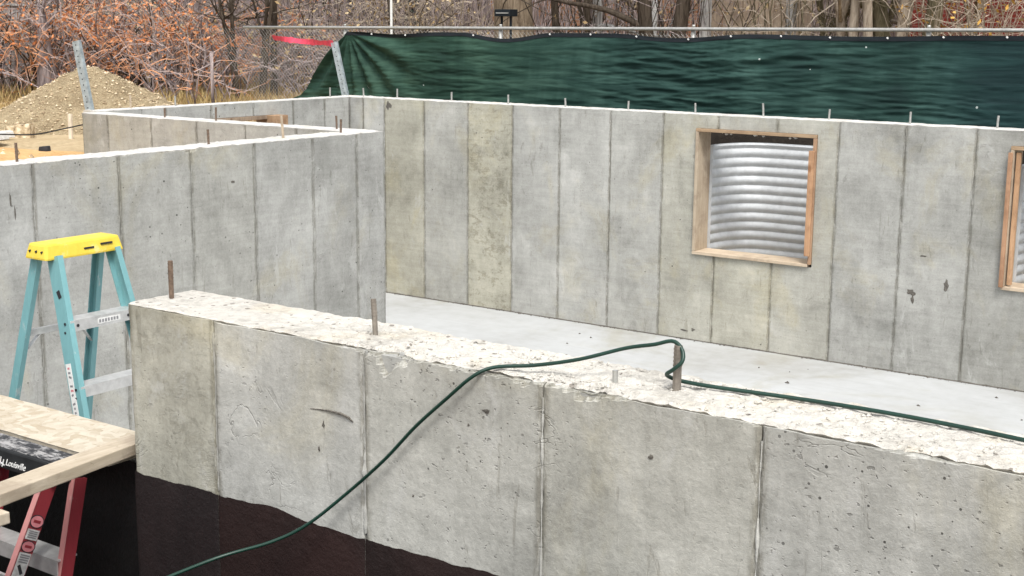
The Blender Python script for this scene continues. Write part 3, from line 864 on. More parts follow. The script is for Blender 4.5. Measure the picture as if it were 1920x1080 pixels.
# ------------------------------------------------------------------ window bucks and wells
def window(xo, lab_f, lab_w, warm_right):
    x0, x1, z0, z1 = xo, xo + 1.36, 0.95, 2.30
    t = 0.036
    r = empty('window_frame', ((x0 + x1) / 2, 12.9, z0), lab_f, 'window frame', 'wooden window frames in the back wall')
    yf, yb = 12.872, 13.165
    def board(name, b, m, c, jig=(0, 0)):
        mb = MB(); mb.box(*b); mb.build(name, m, r, color=c, bevel=0.004)
    board('jamb', (x0 + .004, x0 + t, yf, yb, z0 + t + .002, z1 - t - .002), M_wood_z, (1, 1, 1, 1))
    board('jamb', (x1 - t, x1 - .004, yf, yb, z0 + .03, z1 - t - .002), M_wood_orange if warm_right else M_wood_z, (1, 1, 1, 1))
    board('header', (x0 + .004, x1 - .004, yf, yb, z1 - t, z1 - .003), M_wood_x, (.75, .62, .50, 1))
    board('sill', (x0 + .004, x1 - t - .002, yf, yb, z0 + .003, z0 + t), M_wood_x, (1.05, 1.0, .95, 1))
    # nailing cleats on the frame's face
    if warm_right:
        board('cleat', (x1 - .066, x1 - .012, 12.842, 12.870, z0 + .12, z1 - .16), M_wood_orange, (1.15, 1.05, .95, 1))
    else:
        board('cleat', (x0 - .008, x0 + .03, 12.842, 12.870, z0 + .03, z1 - .06), M_wood_orange, (1.0, .9, .85, 1))
        board('cleat', (x0 + .05, x0 + .09, 12.90, 12.94, z0 + .05, z1 - .06), M_wood_orange, (1.15, 1.1, 1.0, 1))
    # concrete slop hanging from the header
    for q in range(3):
        mb = MB()
        for k in range(5): chunk(mb, (x0 + .35 + q * .36 + random.uniform(-.06, .06), yf + .05, z1 - t - .004 - random.uniform(0, .012)), random.uniform(.008, .02))
        mb.build('cement_slop', M_top, r)
    w = empty('window_well', ((x0 + x1) / 2, 13.17, 0.85), lab_w, 'window well', 'steel window wells behind the back wall')
    mb = MB()
    cx, R, B = (x0 + x1) / 2, 0.655, 0.66
    za, zb = 0.80, 2.10
    def p(u, v):
        th = math.pi * (1 - u)
        z = za + (zb - za) * v
        k = -0.012 * (2 * abs(math.sin(math.pi * z / 0.102)) - 1)
        if v > 0.985: k = 0.012
        # squarish curve: flat sides, round back
        ct, st = math.cos(th), math.sin(th)
        px = math.copysign(abs(ct) ** 0.52, ct); py = abs(st) ** 0.95
        return (cx + (R + k) * px, 13.185 + (B + k) * py, z)
    mb.grid(48, 200, p)
    mb.build('corrugated_shell', M_galv, w, smooth=True)
    for sx in (-1, 1):
        mb = MB(); mb.box(cx + sx * (R + .003) - .04, cx + sx * (R + .003) + .04, 13.172, 13.178, za, zb)
        mb.build('flange', M_galv, w)
    mb = MB()
    mb.face([(x0, 13.172, 0.82), (x1, 13.172, 0.82), (x1, 13.9, 0.82), (x0, 13.9, 0.82)])
    mb.build('drain_gravel', M_stone, w)
window(-6.76, 'rough wooden window frame fully in view, with an orange right jamb', 'corrugated steel window well seen whole through the framed opening', True)
window(-3.51, 'wooden window frame at the right edge of the photo with orange left jamb', 'corrugated steel window well cut by the right edge of the photo', False)
r = empty('window_frame', (-11.68, LH[0], LH[2]), 'brown wooden frame around the small opening in the far left wall', 'window frame', 'wooden window frames in the back wall')
for nm, b in (('jamb', (-11.905, -11.64, LH[1] - .045, LH[1] - .004, LH[2], LH[3] - .05)), ('jamb', (-11.905, -11.64, LH[0] + .004, LH[0] + .045, LH[2], LH[3] - .05)),
              ('header', (-11.905, -11.64, LH[0] + .004, LH[1] - .004, LH[3] - .046, LH[3] - .004))):
    mb = MB(); mb.box(*b); mb.build(nm, M_wood_orange if nm == 'jamb' else M_wood_grey, r, bevel=0.004, color=(.9, .85, .8, 1))
mb = MB(); mb.box(-11.66, -11.50, 11.44, 11.64, 2.06, 2.285)
tag(mb.build('wood_block', M_wood_orange, bevel=0.005, color=(.85, .85, .8, 1)), 'brown wooden block against the far left wall beyond the middle bolts', 'wood block')

# ------------------------------------------------------------------ anchor bolts and rods
def rod(name, x, y, h, r, m, label, group, tilt=(0, 0), z=TOP, head=True):
    e = MB()
    e.tube([(x, y, z - .05), (x + tilt[0] * h * .5, y + tilt[1] * h * .5, z + h * .5), (x + tilt[0] * h, y + tilt[1] * h, z + h)], r, 7)
    if head:
        rt = empty(name, (x, y, z), label, 'bolt', group)
        e.build('shank', m, rt)
        g = MB()
        for k in range(5):
            zz = z + h * (0.55 + 0.09 * k)
            f = 0.55 + 0.09 * k
            g.tube([(x + tilt[0] * h * f, y + tilt[1] * h * f, zz), (x + tilt[0] * h * f, y + tilt[1] * h * f, zz + .004)], r * 1.1, 7)
        g.build('thread', m, rt)
        return rt
    return tag(e.build(name, m), label, 'rod', group)
bx = [(-11.54, .11, 'beside the leaning corner post'), (-10.99, .12, 'second along from the leaning corner post'), (-10.14, .11, 'third along from the leaning corner post'),
      (-9.30, .11, 'fourth from the leaning corner post'), (-8.50, .10, 'third to the left of the first window'), (-7.68, .10, 'second to the left of the first window'),
      (-6.85, .11, 'at the left corner of the first window'), (-6.06, .14, 'above the middle of the first window'), (-5.35, .11, 'at the right corner of the first window'),
      (-4.52, .12, 'halfway between the two windows'), (-3.69, .12, 'near the right edge window')]
for x, h, w_ in bx:
    rod('anchor_bolt', x, 13.03, h, 0.0105, M_bolt, 'pale anchor bolt on the back wall top ' + w_, 'anchor bolts on the back wall', (random.uniform(-.08, .08), random.uniform(-.05, .05)))
for y, h, w_ in ((5.46, .13, 'by the sand at the left edge'), (7.14, .12, 'halfway along the wall'), (8.62, .12, 'nearest the sharp corner')):
    rod('anchor_bolt', -7.9, y, h, 0.0095, M_rust, 'dark anchor bolt behind the teal ladder, ' + w_, 'dark bolts on the middle walls', (random.uniform(-.05, .1), 0))
rod('steel_rod', -7.9, 7.94, .19, 0.011, M_wood_z, 'tall tan rod on the wall behind the teal ladder, before the brown block', 'dark bolts on the middle walls', (-.12, 0), head=False)
for x, h, w_ in ((-10.48, .09, 'near its left end'), (-9.76, .13, 'left of the brown block'), (-8.22, .12, 'beside the sharp corner')):
    rod('anchor_bolt', x, 8.92, h, 0.009, M_rust, 'thin dark bolt on the short wall top ' + w_, 'dark bolts on the middle walls', (random.uniform(-.06, .06), 0))
for y, h, w_ in ((10.19, .11, 'before the gravel pile'), (12.68, .12, 'just left of the leaning post')):
    rod('anchor_bolt', -11.79, y, h, 0.0095, M_bolt, 'pale bolt on the far left wall top ' + w_, 'anchor bolts on the back wall')
rod('wood_stake', -11.82, 9.6, .14, 0.011, M_wood_z, 'small brown stick on the far left wall where it meets the short wall', 'dark bolts on the middle walls', head=False)
rod('anchor_bolt', -3.58, 3.045, .135, 0.0088, M_rust, 'brown anchor bolt on the near wall left end', 'anchor bolts on the near wall')
rod('anchor_bolt', -2.66, 3.045, .115, 0.0085, M_bolt_dull, 'grey tilted anchor bolt on the chipped near wall, second from left', 'anchor bolts on the near wall', (-.12, .05))
rod('anchor_bolt', -1.632, 3.05, .122, 0.0115, M_bolt_dull, 'anchor bolt on the near wall with the green hose wrapped round it', 'anchor bolts on the near wall', (.02, 0))
rod('steel_rod', -1.80, 3.02, .035, 0.008, M_bolt, 'cut off stub of rod left of the hose bolt', 'anchor bolts on the near wall', head=False)

# ------------------------------------------------------------------ green hose
def catmull(P, k=10):
    P = [Vector(p) for p in P]; out = []
    for i in range(len(P) - 1):
        p0 = P[max(i - 1, 0)]; p1 = P[i]; p2 = P[i + 1]; p3 = P[min(i + 2, len(P) - 1)]
        for j in range(k):
            t = j / k
            out.append(0.5 * ((2 * p1) + (p2 - p0) * t + (2 * p0 - 5 * p1 + 4 * p2 - p3) * t * t + (3 * p1 - p0 - 3 * p2 + p3) * t ** 3))
    out.append(P[-1]); return out
HOSE = [(-3.05, 2.40, 1.74), (-2.98, 2.66, 1.775), (-2.862, 2.78, 1.818), (-2.77, 2.84, 1.875), (-2.645, 2.872, 1.985), (-2.49, 2.876, 2.125), (-2.37, 2.878, 2.25), (-2.26, 2.88, 2.35),
        (-2.175, 2.886, 2.425), (-2.125, 2.92, 2.453), (-2.02, 2.965, 2.466), (-1.90, 3.0, 2.494), (-1.78, 3.035, 2.535), (-1.70, 3.045, 2.555), (-1.648, 3.052, 2.570), (-1.617, 3.046, 2.553), (-1.607, 3.031, 2.527), (-1.627, 3.023, 2.504), (-1.653, 3.034, 2.485), (-1.656, 3.060, 2.470), (-1.63, 3.078, 2.460), (-1.55, 3.09, 2.456), (-1.40, 3.115, 2.454), (-1.25, 3.13, 2.454), (-1.08, 3.128, 2.456), (-0.90, 3.118, 2.456), (-0.6, 3.09, 2.455), (0.1, 3.05, 2.455), (1.2, 3.07, 2.455)]
mb = MB(); mb.tube(catmull(HOSE, 8), 0.0054, 10)
tag(mb.build('garden_hose', M_hose, smooth=True), 'dark green garden hose draped over the near wall and round a bolt', 'hose')

# ------------------------------------------------------------------ teal stepladder
def channel(mb, p0, p1, web_n, w, d, t=0.006, taper=1.0):
    """C channel: web facing web_n, flanges going back from it"""
    p0 = Vector(p0); p1 = Vector(p1); dr = (p1 - p0).normalized()
    nn = Vector(web_n); nn = (nn - dr * nn.dot(dr)).normalized(); sd = dr.cross(nn)
    mb.bar(p0, p1, sd, w, t)
    for s in (-1, 1):
        o = sd * (s * (w / 2 - t / 2)) - nn * (d / 2)
        mb.bar(p0 + o, p1 + o, sd, t, d - t)

LX, LY = -5.80, 4.33
lad = empty('stepladder', (LX, LY, 0), 'teal fibreglass stepladder with yellow top standing inside the basement', 'ladder', 'stepladders')
def cap_mesh(x0, x1, y0, y1, z0, z1, m, parent, inset=0.018, bev=0.012):
    mb = MB()
    b = [(x0, y0), (x1, y0), (x1, y1), (x0, y1)]
    c = [(x0 + inset, y0 + inset), (x1 - inset, y0 + inset), (x1 - inset, y1 - inset), (x0 + inset, y1 - inset)]
    mb.v = [(x, y, z0) for x, y in b] + [(x, y, z1) for x, y in c]
    for q in ((0, 3, 2, 1), (4, 5, 6, 7), (0, 1, 5, 4), (1, 2, 6, 5), (2, 3, 7, 6), (3, 0, 4, 7)):
        mb.f.append(q); mb.mi.append(0)
    return mb.build('top_cap', m, parent, bevel=bev, smooth=False)
cp = cap_mesh(LX - .10, LX + .075, LY - .245, LY + .235, 2.195, 2.275, M_yellow, lad)
for (yy, zz, rr) in ((LY + .02, 2.232, .03), (LY + .13, 2.243, .036)):
    mb = MB(); mb.box(LX + .060, LX + .0715, yy - rr, yy + rr, zz - .005, zz + .004); mb.build('tool_slot', M_rivet, cp)
for q in (-.05, 0.0, .045):
    mb = MB(); mb.tube([(LX - .01 + q, LY - .230, 2.238), (LX - .01 + q, LY - .2425, 2.236)], 0.006, 8); mb.build('bolt_hole', M_rivet, cp)
ZB = 2.2
def lerp(a, b, t): return tuple(p + (q - p) * t for p, q in zip(a, b))
rails = {}
for nm, p0, p1, wn_, w_, d_ in (('near_front', (LX + .055, LY - .19, ZB + .01), (LX + .66, LY - .34, 0.0), (0, -1, 0), .088, .032),
                                ('far_front', (LX + .055, LY + .19, ZB + .01), (LX + .66, LY + .34, 0.0), (0, 1, 0), .088, .032),
                                ('near_rear', (LX - .07, LY - .20, ZB + .01), (LX - .62, LY - .36, 0.0), (0, -1, 0), .055, .028),
                                ('far_rear', (LX - .07, LY + .20, ZB + .01), (LX - .62, LY + .30, 0.0), (0, 1, 0), .062, .03)):
    mb = MB(); channel(mb, p0, p1, wn_, w_, d_)
    ob = mb.build('rail', M_teal, lad)
    rails[nm] = (p0, p1, ob)
    mb = MB(); mb.box(p1[0] - .045, p1[0] + .045, p1[1] - .025, p1[1] + .025, 0.0, 0.05); mb.build('foot', M_black_plastic, lad)
for zs in (1.895, 1.575, 1.255, .935, .615, .295):
    t = (ZB + .01 - zs) / (ZB + .01)
    a = lerp(*rails['near_front'][:2], t); b = lerp(*rails['far_front'][:2], t)
    mb = MB()
    mb.box(a[0] - .045, a[0] + .042, a[1] + .006, b[1] - .006, zs, zs + .006)
    mb.box(a[0] + .042, a[0] + .047, a[1] + .006, b[1] - .006, zs - .05, zs + .006)
    mb.box(a[0] - .05, a[0] - .045, a[1] + .006, b[1] - .006, zs - .035, zs + .006)
    st = mb.build('step', M_alu, lad)
    if zs > 1.8:
        ym = (a[1] + b[1]) / 2
        mb = MB(); mb.box(a[0] + .0472, a[0] + .0484, ym - .04, ym + .10, zs - .036, zs - .008); lb = mb.build('step_label', M_white_paint, st)
        for q in range(7):
            mb = MB(); mb.box(a[0] + .0485, a[0] + .0492, ym - .033 + q * .018, ym - .033 + q * .018 + .011, zs - .030, zs - .014); mb.build('label_print', M_print, st)
        for yy in (a[1] + .05, b[1] - .06):
            mb = MB(); mb.tube([(a[0] + .046, yy, zs - .022), (a[0] + .05, yy, zs - .022)], .008, 8); mb.build('rivet', M_rivet, st)
    for dz in (-.01, -.055):
        if zs > 1.2:
            mb = MB(); mb.tube([(a[0] + .02, a[1] - .004, zs + dz), (a[0] + .02, a[1] - .009, zs + dz)], .007, 8); mb.build('rivet', M_rivet, lad)
for zs in (1.79, 1.15, .55):
    t = (ZB + .01 - zs) / (ZB + .01)
    a = lerp(*rails['near_rear'][:2], t); b = lerp(*rails['far_rear'][:2], t)
    mb = MB(); mb.bar(a, b, (0, 0, 1), .032, .022); mb.build('rear_bar', M_alu, lad)
    for e_, sg in ((a, 1), (b, -1)):
        mb = MB(); mb.bar((e_[0], e_[1] + sg * .10, zs - .012), (e_[0] - .03, e_[1] + sg * .008, zs - .12), (1, 0, 0), .024, .005); mb.build('brace', M_alu, lad)
# safety sticker on the near front rail
p0, p1, _ = rails['near_front']
def on_rail(t, off, out): 
    p = Vector(lerp(p0, p1, t)); dr = (Vector(p1) - Vector(p0)).normalized()
    nn = Vector((0, -1, 0)); nn = (nn - dr * nn.dot(dr)).normalized(); sd = dr.cross(nn)
    if sd.x < 0: sd = -sd
    return p + sd * off + nn * out, dr, nn, sd
a, dr, nn, sd = on_rail(0.235, -.014, .0045); b, *_ = on_rail(0.355, -.014, .0045)
mb = MB(); mb.bar(a, b, sd, .042, .0015); stk = mb.build('safety_sticker', M_white_paint, lad)
for k in range(11):
    t = .243 + .0098 * k
    a, *_ = on_rail(t, -.014 + random.uniform(-.004, .004), .0056); b, *_ = on_rail(t + .0045, -.014, .0056)
    if k in (3, 7): continue
    mb = MB(); mb.bar(a, b, sd, random.uniform(.012, .026), .0008); mb.build('label_print', M_pink_lbl if k in (0, 5) else M_print, stk)
a, dr, nn, sd = on_rail(.075, 0.0, .0045); b, *_ = on_rail(.092, .012, .0045)
mb = MB(); mb.bar(a, b, sd, .026, .001); mb.build('scuff_mark', M_rivet, lad)

# ------------------------------------------------------------------ boards at the doorway
mb = MB()
mb.grid(60, 10, lambda u, v: (-6.3 + 2.565 * u, 2.868 + .285 * v + (0.004 * nz(u * 30, 1) if v in (0, 1) else 0), 1.880 + .002 * nz(u * 12, v * 4)))
n0 = len(mb.v)
mb.box(-6.3, -3.74, 2.872, 3.149, 1.858, 1.8785)
tag(mb.build('strand_board', M_osb), 'pale strand board strip lying on the low doorway wall', 'board')
mb = MB()
pts = ((-3.758, 3.06), (-3.50, 1.2))
P0 = Vector((-3.758, 3.03, 1.905)); P1 = Vector((-3.52, 1.15, 1.900))
mb.bar(P0, P1, (1, 0, 0), .098, .042)
tag(mb.build('lumber', M_wood_y, bevel=0.004), 'long pale stud lying across the doorway board towards the camera', 'lumber', 'loose studs at the doorway')
mb = MB(); mb.box(-4.9, -3.585, 2.29, 2.375, 1.838, 1.876)
tag(mb.build('lumber', M_wood_x, bevel=0.004), 'short stud poking out under the long stud at the left edge', 'lumber', 'loose studs at the doorway')

# ------------------------------------------------------------------ red stepladder, leaning closed
red = empty('stepladder', (-4.09, 2.8, -.1), 'red fibreglass stepladder with black lettered top leaning below the board', 'ladder', 'stepladders')
rc = cap_mesh(-4.40, -3.845, 2.735, 2.860, 1.803, 1.876, M_black_plastic, red, inset=0.006, bev=0.008)
mb = MB(); mb.box(-4.385, -3.86, 2.75, 2.845, 1.8765, 1.8785); mb.build('scuffed_tray', M_cap_scuffed, rc)
zt = 1.81
def leg(x, y, z): return (x, y, z)
sec = [(-3.905, 2.752, zt, 1.70, M_red), (-3.86, 2.80, zt, 2.30, M_red)]
r1t, r1b = Vector((-3.90, 2.752, zt)), Vector((-3.87, 1.72, -.1))
r2t, r2b = Vector((-3.835, 2.825, zt)), Vector((-3.80, 2.33, -.1))
for (a, b, nm, w_, d_) in ((r1t, r1b, 'rail', .058, .022), (r2t, r2b, 'rail', .052, .022), (r1t + Vector((-.44, 0, 0)), r1b + Vector((-.50, 0, 0)), 'rail', .075, .030), (r2t + Vector((-.46, 0, 0)), r2b + Vector((-.52, 0, 0)), 'rail', .06, .028)):
    mb = MB(); channel(mb, a, b, (1 if a.x > -4.1 else -1, 0, 0), w_, d_); rl = mb.build(nm, M_red, red)
    dr = (b - a).normalized(); ex = Vector((1 if a.x > -4.1 else -1, 0, 0)); ex = (ex - dr * ex.dot(dr)).normalized(); fy = dr.cross(ex)
    if fy.y > 0: fy = -fy
    q = fy * (w_ / 2 + .0012) - ex * (d_ / 2 - .003)
    mb = MB(); mb.bar(a + q, b + q, ex, d_ + .004, .0022); mb.build('faded_edge', M_red_faded, rl)
    mb = MB(); mb.box(b.x - .03, b.x + .03, b.y - .04, b.y + .04, -.1, -.05); mb.build('foot', M_black_plastic, red)
for zs in (1.535, 1.21, .885, .56, .235):
    t = (zt - zs) / (zt + .1)
    a = r2t.lerp(r2b, t); b = (r2t + Vector((-.46, 0, 0))).lerp(r2b + Vector((-.52, 0, 0)), t)
    mb = MB(); mb.box(b.x + .005, a.x - .005, a.y - .04, a.y + .04, zs, zs + .006)
    mb.box(b.x + .005, a.x - .005, a.y - .044, a.y - .040, zs - .052, zs + .006)
    mb.build('step', M_alu, red)
    a = r1t.lerp(r1b, t + .02); b = (r1t + Vector((-.44, 0, 0))).lerp(r1b + Vector((-.50, 0, 0)), t + .02)
    mb = MB(); mb.bar(a, b, (0, 0, 1), .02, .012); mb.build('rear_bar', M_alu, red)
# stickers on the near rail's web
dr = (r1b - r1t).normalized(); nn = Vector((1, 0, 0)); nn = (nn - dr * nn.dot(dr)).normalized(); sd = dr.cross(nn)
L_ = (r1b - r1t).length
def rp(dist, off, out): return r1t + dr * dist + sd * off + nn * out
def sticker(d0, d1, w, m, name, out=.0045):
    mb = MB(); mb.bar(rp(d0, 0, out), rp(d1, 0, out), sd, w, .0012); return mb.build(name, m, red)
def oval(d, ra, rb):
    for m_, k, out, nm in ((M_rivet, 1.18, .0042, 'sticker_border'), (M_pink_lbl, 1.0, .0052, 'oval_sticker')):
        mb = MB(); ring = []
        for i in range(20):
            t = 2 * math.pi * i / 20
            ring.append(tuple(rp(d + math.sin(t) * ra * k, math.cos(t) * rb * k, out)))
        mb.face(ring); mb.build(nm, m_, red)
    mb = MB(); mb.bar(rp(d - ra * .25, 0, .0056), rp(d + ra * .25, 0, .0056), sd, rb * 1.1, .0006); mb.build('label_print', M_red, red)
oval(.148, .020, .026); sticker(.176, .212, .05, M_label, 'white_label')
for k in range(4): sticker(.181 + k * .007, .185 + k * .007, .036, M_print, 'label_print', .0056)
oval(.236, .018, .026); sticker(.258, .345, .05, M_label, 'white_label')
for k in range(4): sticker(.264 + k * .008, .269 + k * .008, .038, M_print, 'label_print', .0056)
mb = MB(); mb.bar(rp(.302, .012, .0056), rp(.330, -.010, .0056), sd, .012, .0008); mb.build('label_print', M_rivet, red)
# lettering on the cap's front
cu = bpy.data.curves.new('lettering', 'FONT'); cu.body = "Louisville"; cu.size = 0.034; cu.shear = 0.35; cu.extrude = 0.0008; cu.space_character = 0.93
cu.resolution_u = 3
to = bpy.data.objects.new('lettering_source', cu); col.objects.link(to)
bpy.context.view_layer.update()
me = bpy.data.meshes.new_from_object(to.evaluated_get(bpy.context.evaluated_depsgraph_get()))
bpy.data.objects.remove(to)
lo = bpy.data.objects.new('lettering', me); me.materials.append(M_white_paint); lo.parent = red
lo.rotation_euler = (math.radians(90 - 4.5), 0, 0); lo.location = Vector((-4.135, 2.7335, 1.822)) - red.location
col.objects.link(lo)
mb = MB(); e_ = []
for k in range(3): mb.bar((-4.185 + k * .015, 2.7335, 1.812), (-4.173 + k * .015, 2.7345, 1.856 - k * .008), (1, 0, 0), .0055, .0012)
mb.bar((-4.19, 2.7335, 1.834), (-4.14, 2.7335, 1.82), (0, 0, 1), .0055, .0012)
mb.build('logo_emblem', M_white_paint, red)

# ------------------------------------------------------------------ leaning posts and flagging tape
def upost(p0, p1, w, label):
    rt = empty('steel_post', p0, label, 'post', 'leaning galvanised posts')
    mb = MB(); p0 = Vector(p0); p1 = Vector(p1)
    mb.bar(p0, p1, (1, .2, 0), w, .006)
    d = (p1 - p0).normalized(); a = Vector((1, .2, 0)); a = (a - d * a.dot(d)).normalized(); b = d.cross(a)
    for s in (-1, 1): mb.bar(p0 + a * s * (w / 2) - b * .02 * (1 if b.y > 0 else -1) * -1, p1 + a * s * (w / 2) - b * .02 * (1 if b.y > 0 else -1) * -1, a, .006, .035)
    mb.build('channel', M_post, rt)
    mb = MB()
    L = (p1 - p0).length
    for k in range(int(L / .06)):
        q = p0 + d * (.04 + k * .06) - b * (.0045 if b.y > 0 else -.0045)
        mb.tube([q, q - b * (.001 if b.y > 0 else -.001)], .008, 6)
    ob = mb.build('punched_hole', M_rivet, rt); ob['kind'] = 'stuff'
upost((-11.78, 9.12, 1.9), (-12.065, 9.12, 3.150), .085, 'leaning galvanised post at the left end in front of the gravel pile')
upost((-11.95, 13.28, 1.9), (-12.27, 13.28, 3.105), .085, 'leaning galvanised post at the back wall corner in front of green screen')
mb = MB()
A0 = Vector((-12.27, 13.27, 3.09)); A1 = Vector((-14.10, 14.0, 3.14))
def tape(u, v):
    p = A0.lerp(A1, u)
    tw = 0.5 * math.sin(u * 8) + 0.3 * nz(u * 9, 2)
    w = .085 * (0.85 + .3 * nz(u * 14, 5))
    return (p.x, p.y - (v - .5) * w * math.sin(tw), p.z - .012 * math.sin(math.pi * u) + (v - .5) * w * math.cos(tw))
mb.grid(60, 4, tape)
tag(mb.build('flagging_tape', M_pink), 'pink flagging tape tied from the corner post to the brush', 'tape')

# ------------------------------------------------------------------ chain link fence with green screen
FY = 14.5
def rail_z(x): return 3.275 + (x + 15) * 0.0058
fence = empty('chain_link_fence', (-8, FY, 1.9), 'chain link fence with grey top rail holding the green screen', 'fence')
mb = MB(); mb.tube([(x, FY, rail_z(x)) for x in (-15.2, -13, -11, -9, -6, -3, 0, 3)], 0.021, 8); mb.build('top_rail', M_bolt, fence, smooth=True)
for x in (-15.95, -13.2, -10.5, -7.7, -4.9, -2.1, .7):
    mb = MB(); mb.tube([(x, FY + .03, 1.8), (x, FY + .03, rail_z(x) + (.02 if x > -15 else -.38))], 0.028, 8)
    mb.tube([(x, FY + .03, rail_z(x) + (.02 if x > -15 else -.38)), (x, FY + .03, rail_z(x) + (.05 if x > -15 else -.36))], .02, 8)
    mb.build('fence_post', M_bolt if x > -15 else M_twig_grey, fence, smooth=True)
mb = MB()
zb_ = 1.92
x = -16.0
while x < 3:
    for s in (-1, 1):
        xa, xb = (x, x + 1.35) if s == 1 else (x + 1.35, x)
        mb.tube([(xa, FY + .012 * s, zb_), (xb, FY + .012 * s, zb_ + 1.34)], .0013, 3, caps=False)
    x += .06
mb.build('wire_mesh', M_bolt, fence)['kind'] = 'stuff'

scr = empty('privacy_screen', (-6, FY - .06, 1.9), 'dark green windscreen cloth tied along the chain link fence', 'screen')
def sag(x):
    s = 0.0
    for c_, w_, d_ in ((-10.35, .7, .075), (-7.85, .9, .05), (-5.6, 1.2, .018), (-12.2, .7, .03)):
        t = abs(x - c_) / w_
        if t < 1: s += d_ * (0.5 + 0.5 * math.cos(math.pi * t)) ** 0.8
    return s
LE = [(1.0, -13.07), (0.80, -13.38), (0.52, -13.75), (0.36, -13.92), (0.30, -14.02), (0.24, -14.25), (0.0, -14.7)]
def left_edge(v):
    for (v1, x1), (v0, x0) in zip(LE[:-1], LE[1:]):
        if v >= v0: return x0 + (x1 - x0) * (v - v0) / (v1 - v0)
    return LE[-1][1]
def cloth_pt(u, v, off=0.0):
    xl = left_edge(v)
    x = xl + (2.8 - xl) * u
    zt = rail_z(x) - 0.055 - sag(x)
    z = 1.93 + (zt - 1.93) * v
    y = FY - 0.07 + off
    # long horizontal sags between the ties
    n1 = nz(x * .75, z * 5.5 + .9 * nz(x * .6, z * 1.1, 3), 1.3)
    n2 = nz(x * 1.7 + 9, z * 14 + 1.6 * nz(x * .9, z * 2, 7), 4.7)
    n3 = nz(x * 2.6 + 3, z * 30 + nz(x * 1.5, z * 3, 2), 2.2)
    env = min(1.0, (1 - v) * 6 + .15)
    loc = .35 + 1.3 * max(0.0, min(1.0, .5 + 1.1 * nz(x * .45, z * .8, 21)))
    n4 = nz(x * 4.5 + 3, z * 48 + nz(x * 3, z * 5, 6), 5.2)
    y += env * loc * (-.014 * (1 - abs(n1) * 2.2) - .009 * (1 - abs(n2) * 2.4) - .008 * (1 - abs(n3) * 2.4) - .004 * n4)
    y += .07 * nz(x * .33, z * .6, 9) * env
    # folds fanning out from the tied top left corner
    rx, rz_ = x + 13.05, 3.22 - z
    rr = math.hypot(rx, rz_)
    an = math.atan2(rz_, rx)
    y += .05 * math.sin(an * 17 + nz(rr * 1.2, 3) * 2.0) * math.exp(-((rr - .55) / .75) ** 2) * min(1, rr * 2.2)
    return (x, y, z)
def umap(u): return u
mb = MB(); mb.grid(900, 90, lambda u, v: cloth_pt(u ** 1.12, v * .965)); mb.build('cloth', M_screen, scr, smooth=True)
mb = MB(); mb.grid(400, 3, lambda u, v: cloth_pt(u ** 1.12, .963 + v * .037, -.006)); mb.build('hem', M_hem, scr, smooth=True)
for x in (-12.6, -12.0, -10.85, -9.65, -9.05, -8.4, -7.7, -7.15, -6.53, -5.95, -5.3, -4.7, -4.05, -3.4, -2.7, -2.0):
    z = rail_z(x) - .055 - sag(x) - .022
    mb = MB(); mb.tube([(x, FY - .105, z), (x + .01, FY - .1, z + .012)], .012, 6); mb.build('grommet_tie', M_white_paint, scr)

# ------------------------------------------------------------------ gravel pile, sand and site litter
GC = (-15.75, 12.1)
def pile_h(x, y):
    r_ = math.hypot((x - GC[0]), (y - GC[1]))
    ang = math.atan2(y - GC[1], x - GC[0])
    R_ = 1.66 * (1 + .16 * nz(math.cos(ang) * 1.3, math.sin(ang) * 1.3, 4))
    t = r_ / R_
    h = .96 * max(0.0, 1 - math.sqrt(t * t + .01))
    return h + (.05 * fbm(x * 3, y * 3, 2, 4) + .03 * nz(x * 9, y * 9, 3)) * min(1, max(0, 1.15 - t) * 5)
mb = MB(); mb.grid(110, 110, lambda u, v: (GC[0] - 2.4 + 4.8 * u, GC[1] - 2.4 + 4.8 * v, 1.86 + pile_h(GC[0] - 2.4 + 4.8 * u, GC[1] - 2.4 + 4.8 * v)))
pl = empty('gravel_pile', (GC[0], GC[1], 1.86), 'tall tan pile of gravelly earth beyond the left walls', 'gravel pile')
mb.build('earth', M_gravel, pl, smooth=False)
mb = MB()
for i in range(5200):
    a_ = random.uniform(0, 2 * math.pi); r_ = 1.85 * math.sqrt(random.random())
    x, y = GC[0] + math.cos(a_) * r_, GC[1] + math.sin(a_) * r_
    chunk(mb, (x, y, 1.865 + pile_h(x, y)), random.choice((.006, .008, .010, .012, .016, .026)))
mb.build('stones', M_stone, pl)['kind'] = 'stuff'
mb = MB()
def sand(u, v):
    x = -14.8 + 6.7 * u; y = 6.3 + 2.48 * v + 1.1 * v * max(0.0, min(1.0, (-11.9 - x) / .4))
    e = math.sin(math.pi * u) ** .5 * math.sin(math.pi * v) ** .7
    return (x, y, 1.84 + e * (.20 + .10 * fbm(x * 1.4, y * 1.4, 1)))
mb.grid(90, 50, sand)
mbx = mb
o = mb.build('sand_heap', M_sand, smooth=True); tag(o, 'low orange sand heap in front of the gravel pile', 'sand')
mb = MB()
for i in range(420):
    chunk(mb, (random.uniform(-13.6, -8.2), random.uniform(6.4, 8.6), 2.0 + random.uniform(-.05, .04)), random.choice((.012, .02, .03, .045)))
tag(mb.build('loose_stones', M_stone), 'pale loose stones lying on the sand beside the wall', 'stones', kind='stuff')
mb = MB(); mb.bar((-14.10, 10.52, 1.85), (-14.12, 10.54, 2.235), (1, .3, 0), .05, .025)
tag(mb.build('wood_stake', M_wood_z, color=(1.5, 1.6, 1.7, 1)), 'short white survey stake at the foot of the gravel pile', 'stake')
mb = MB()
mb.tube(catmull([(-14.5, 8.4, 2.05), (-13.7, 9.15, 2.09), (-13.55, 9.6, 2.07), (-13.7, 10.15, 2.10), (-13.9, 10.55, 2.11), (-14.0, 10.75, 2.10)], 8), .008, 6)
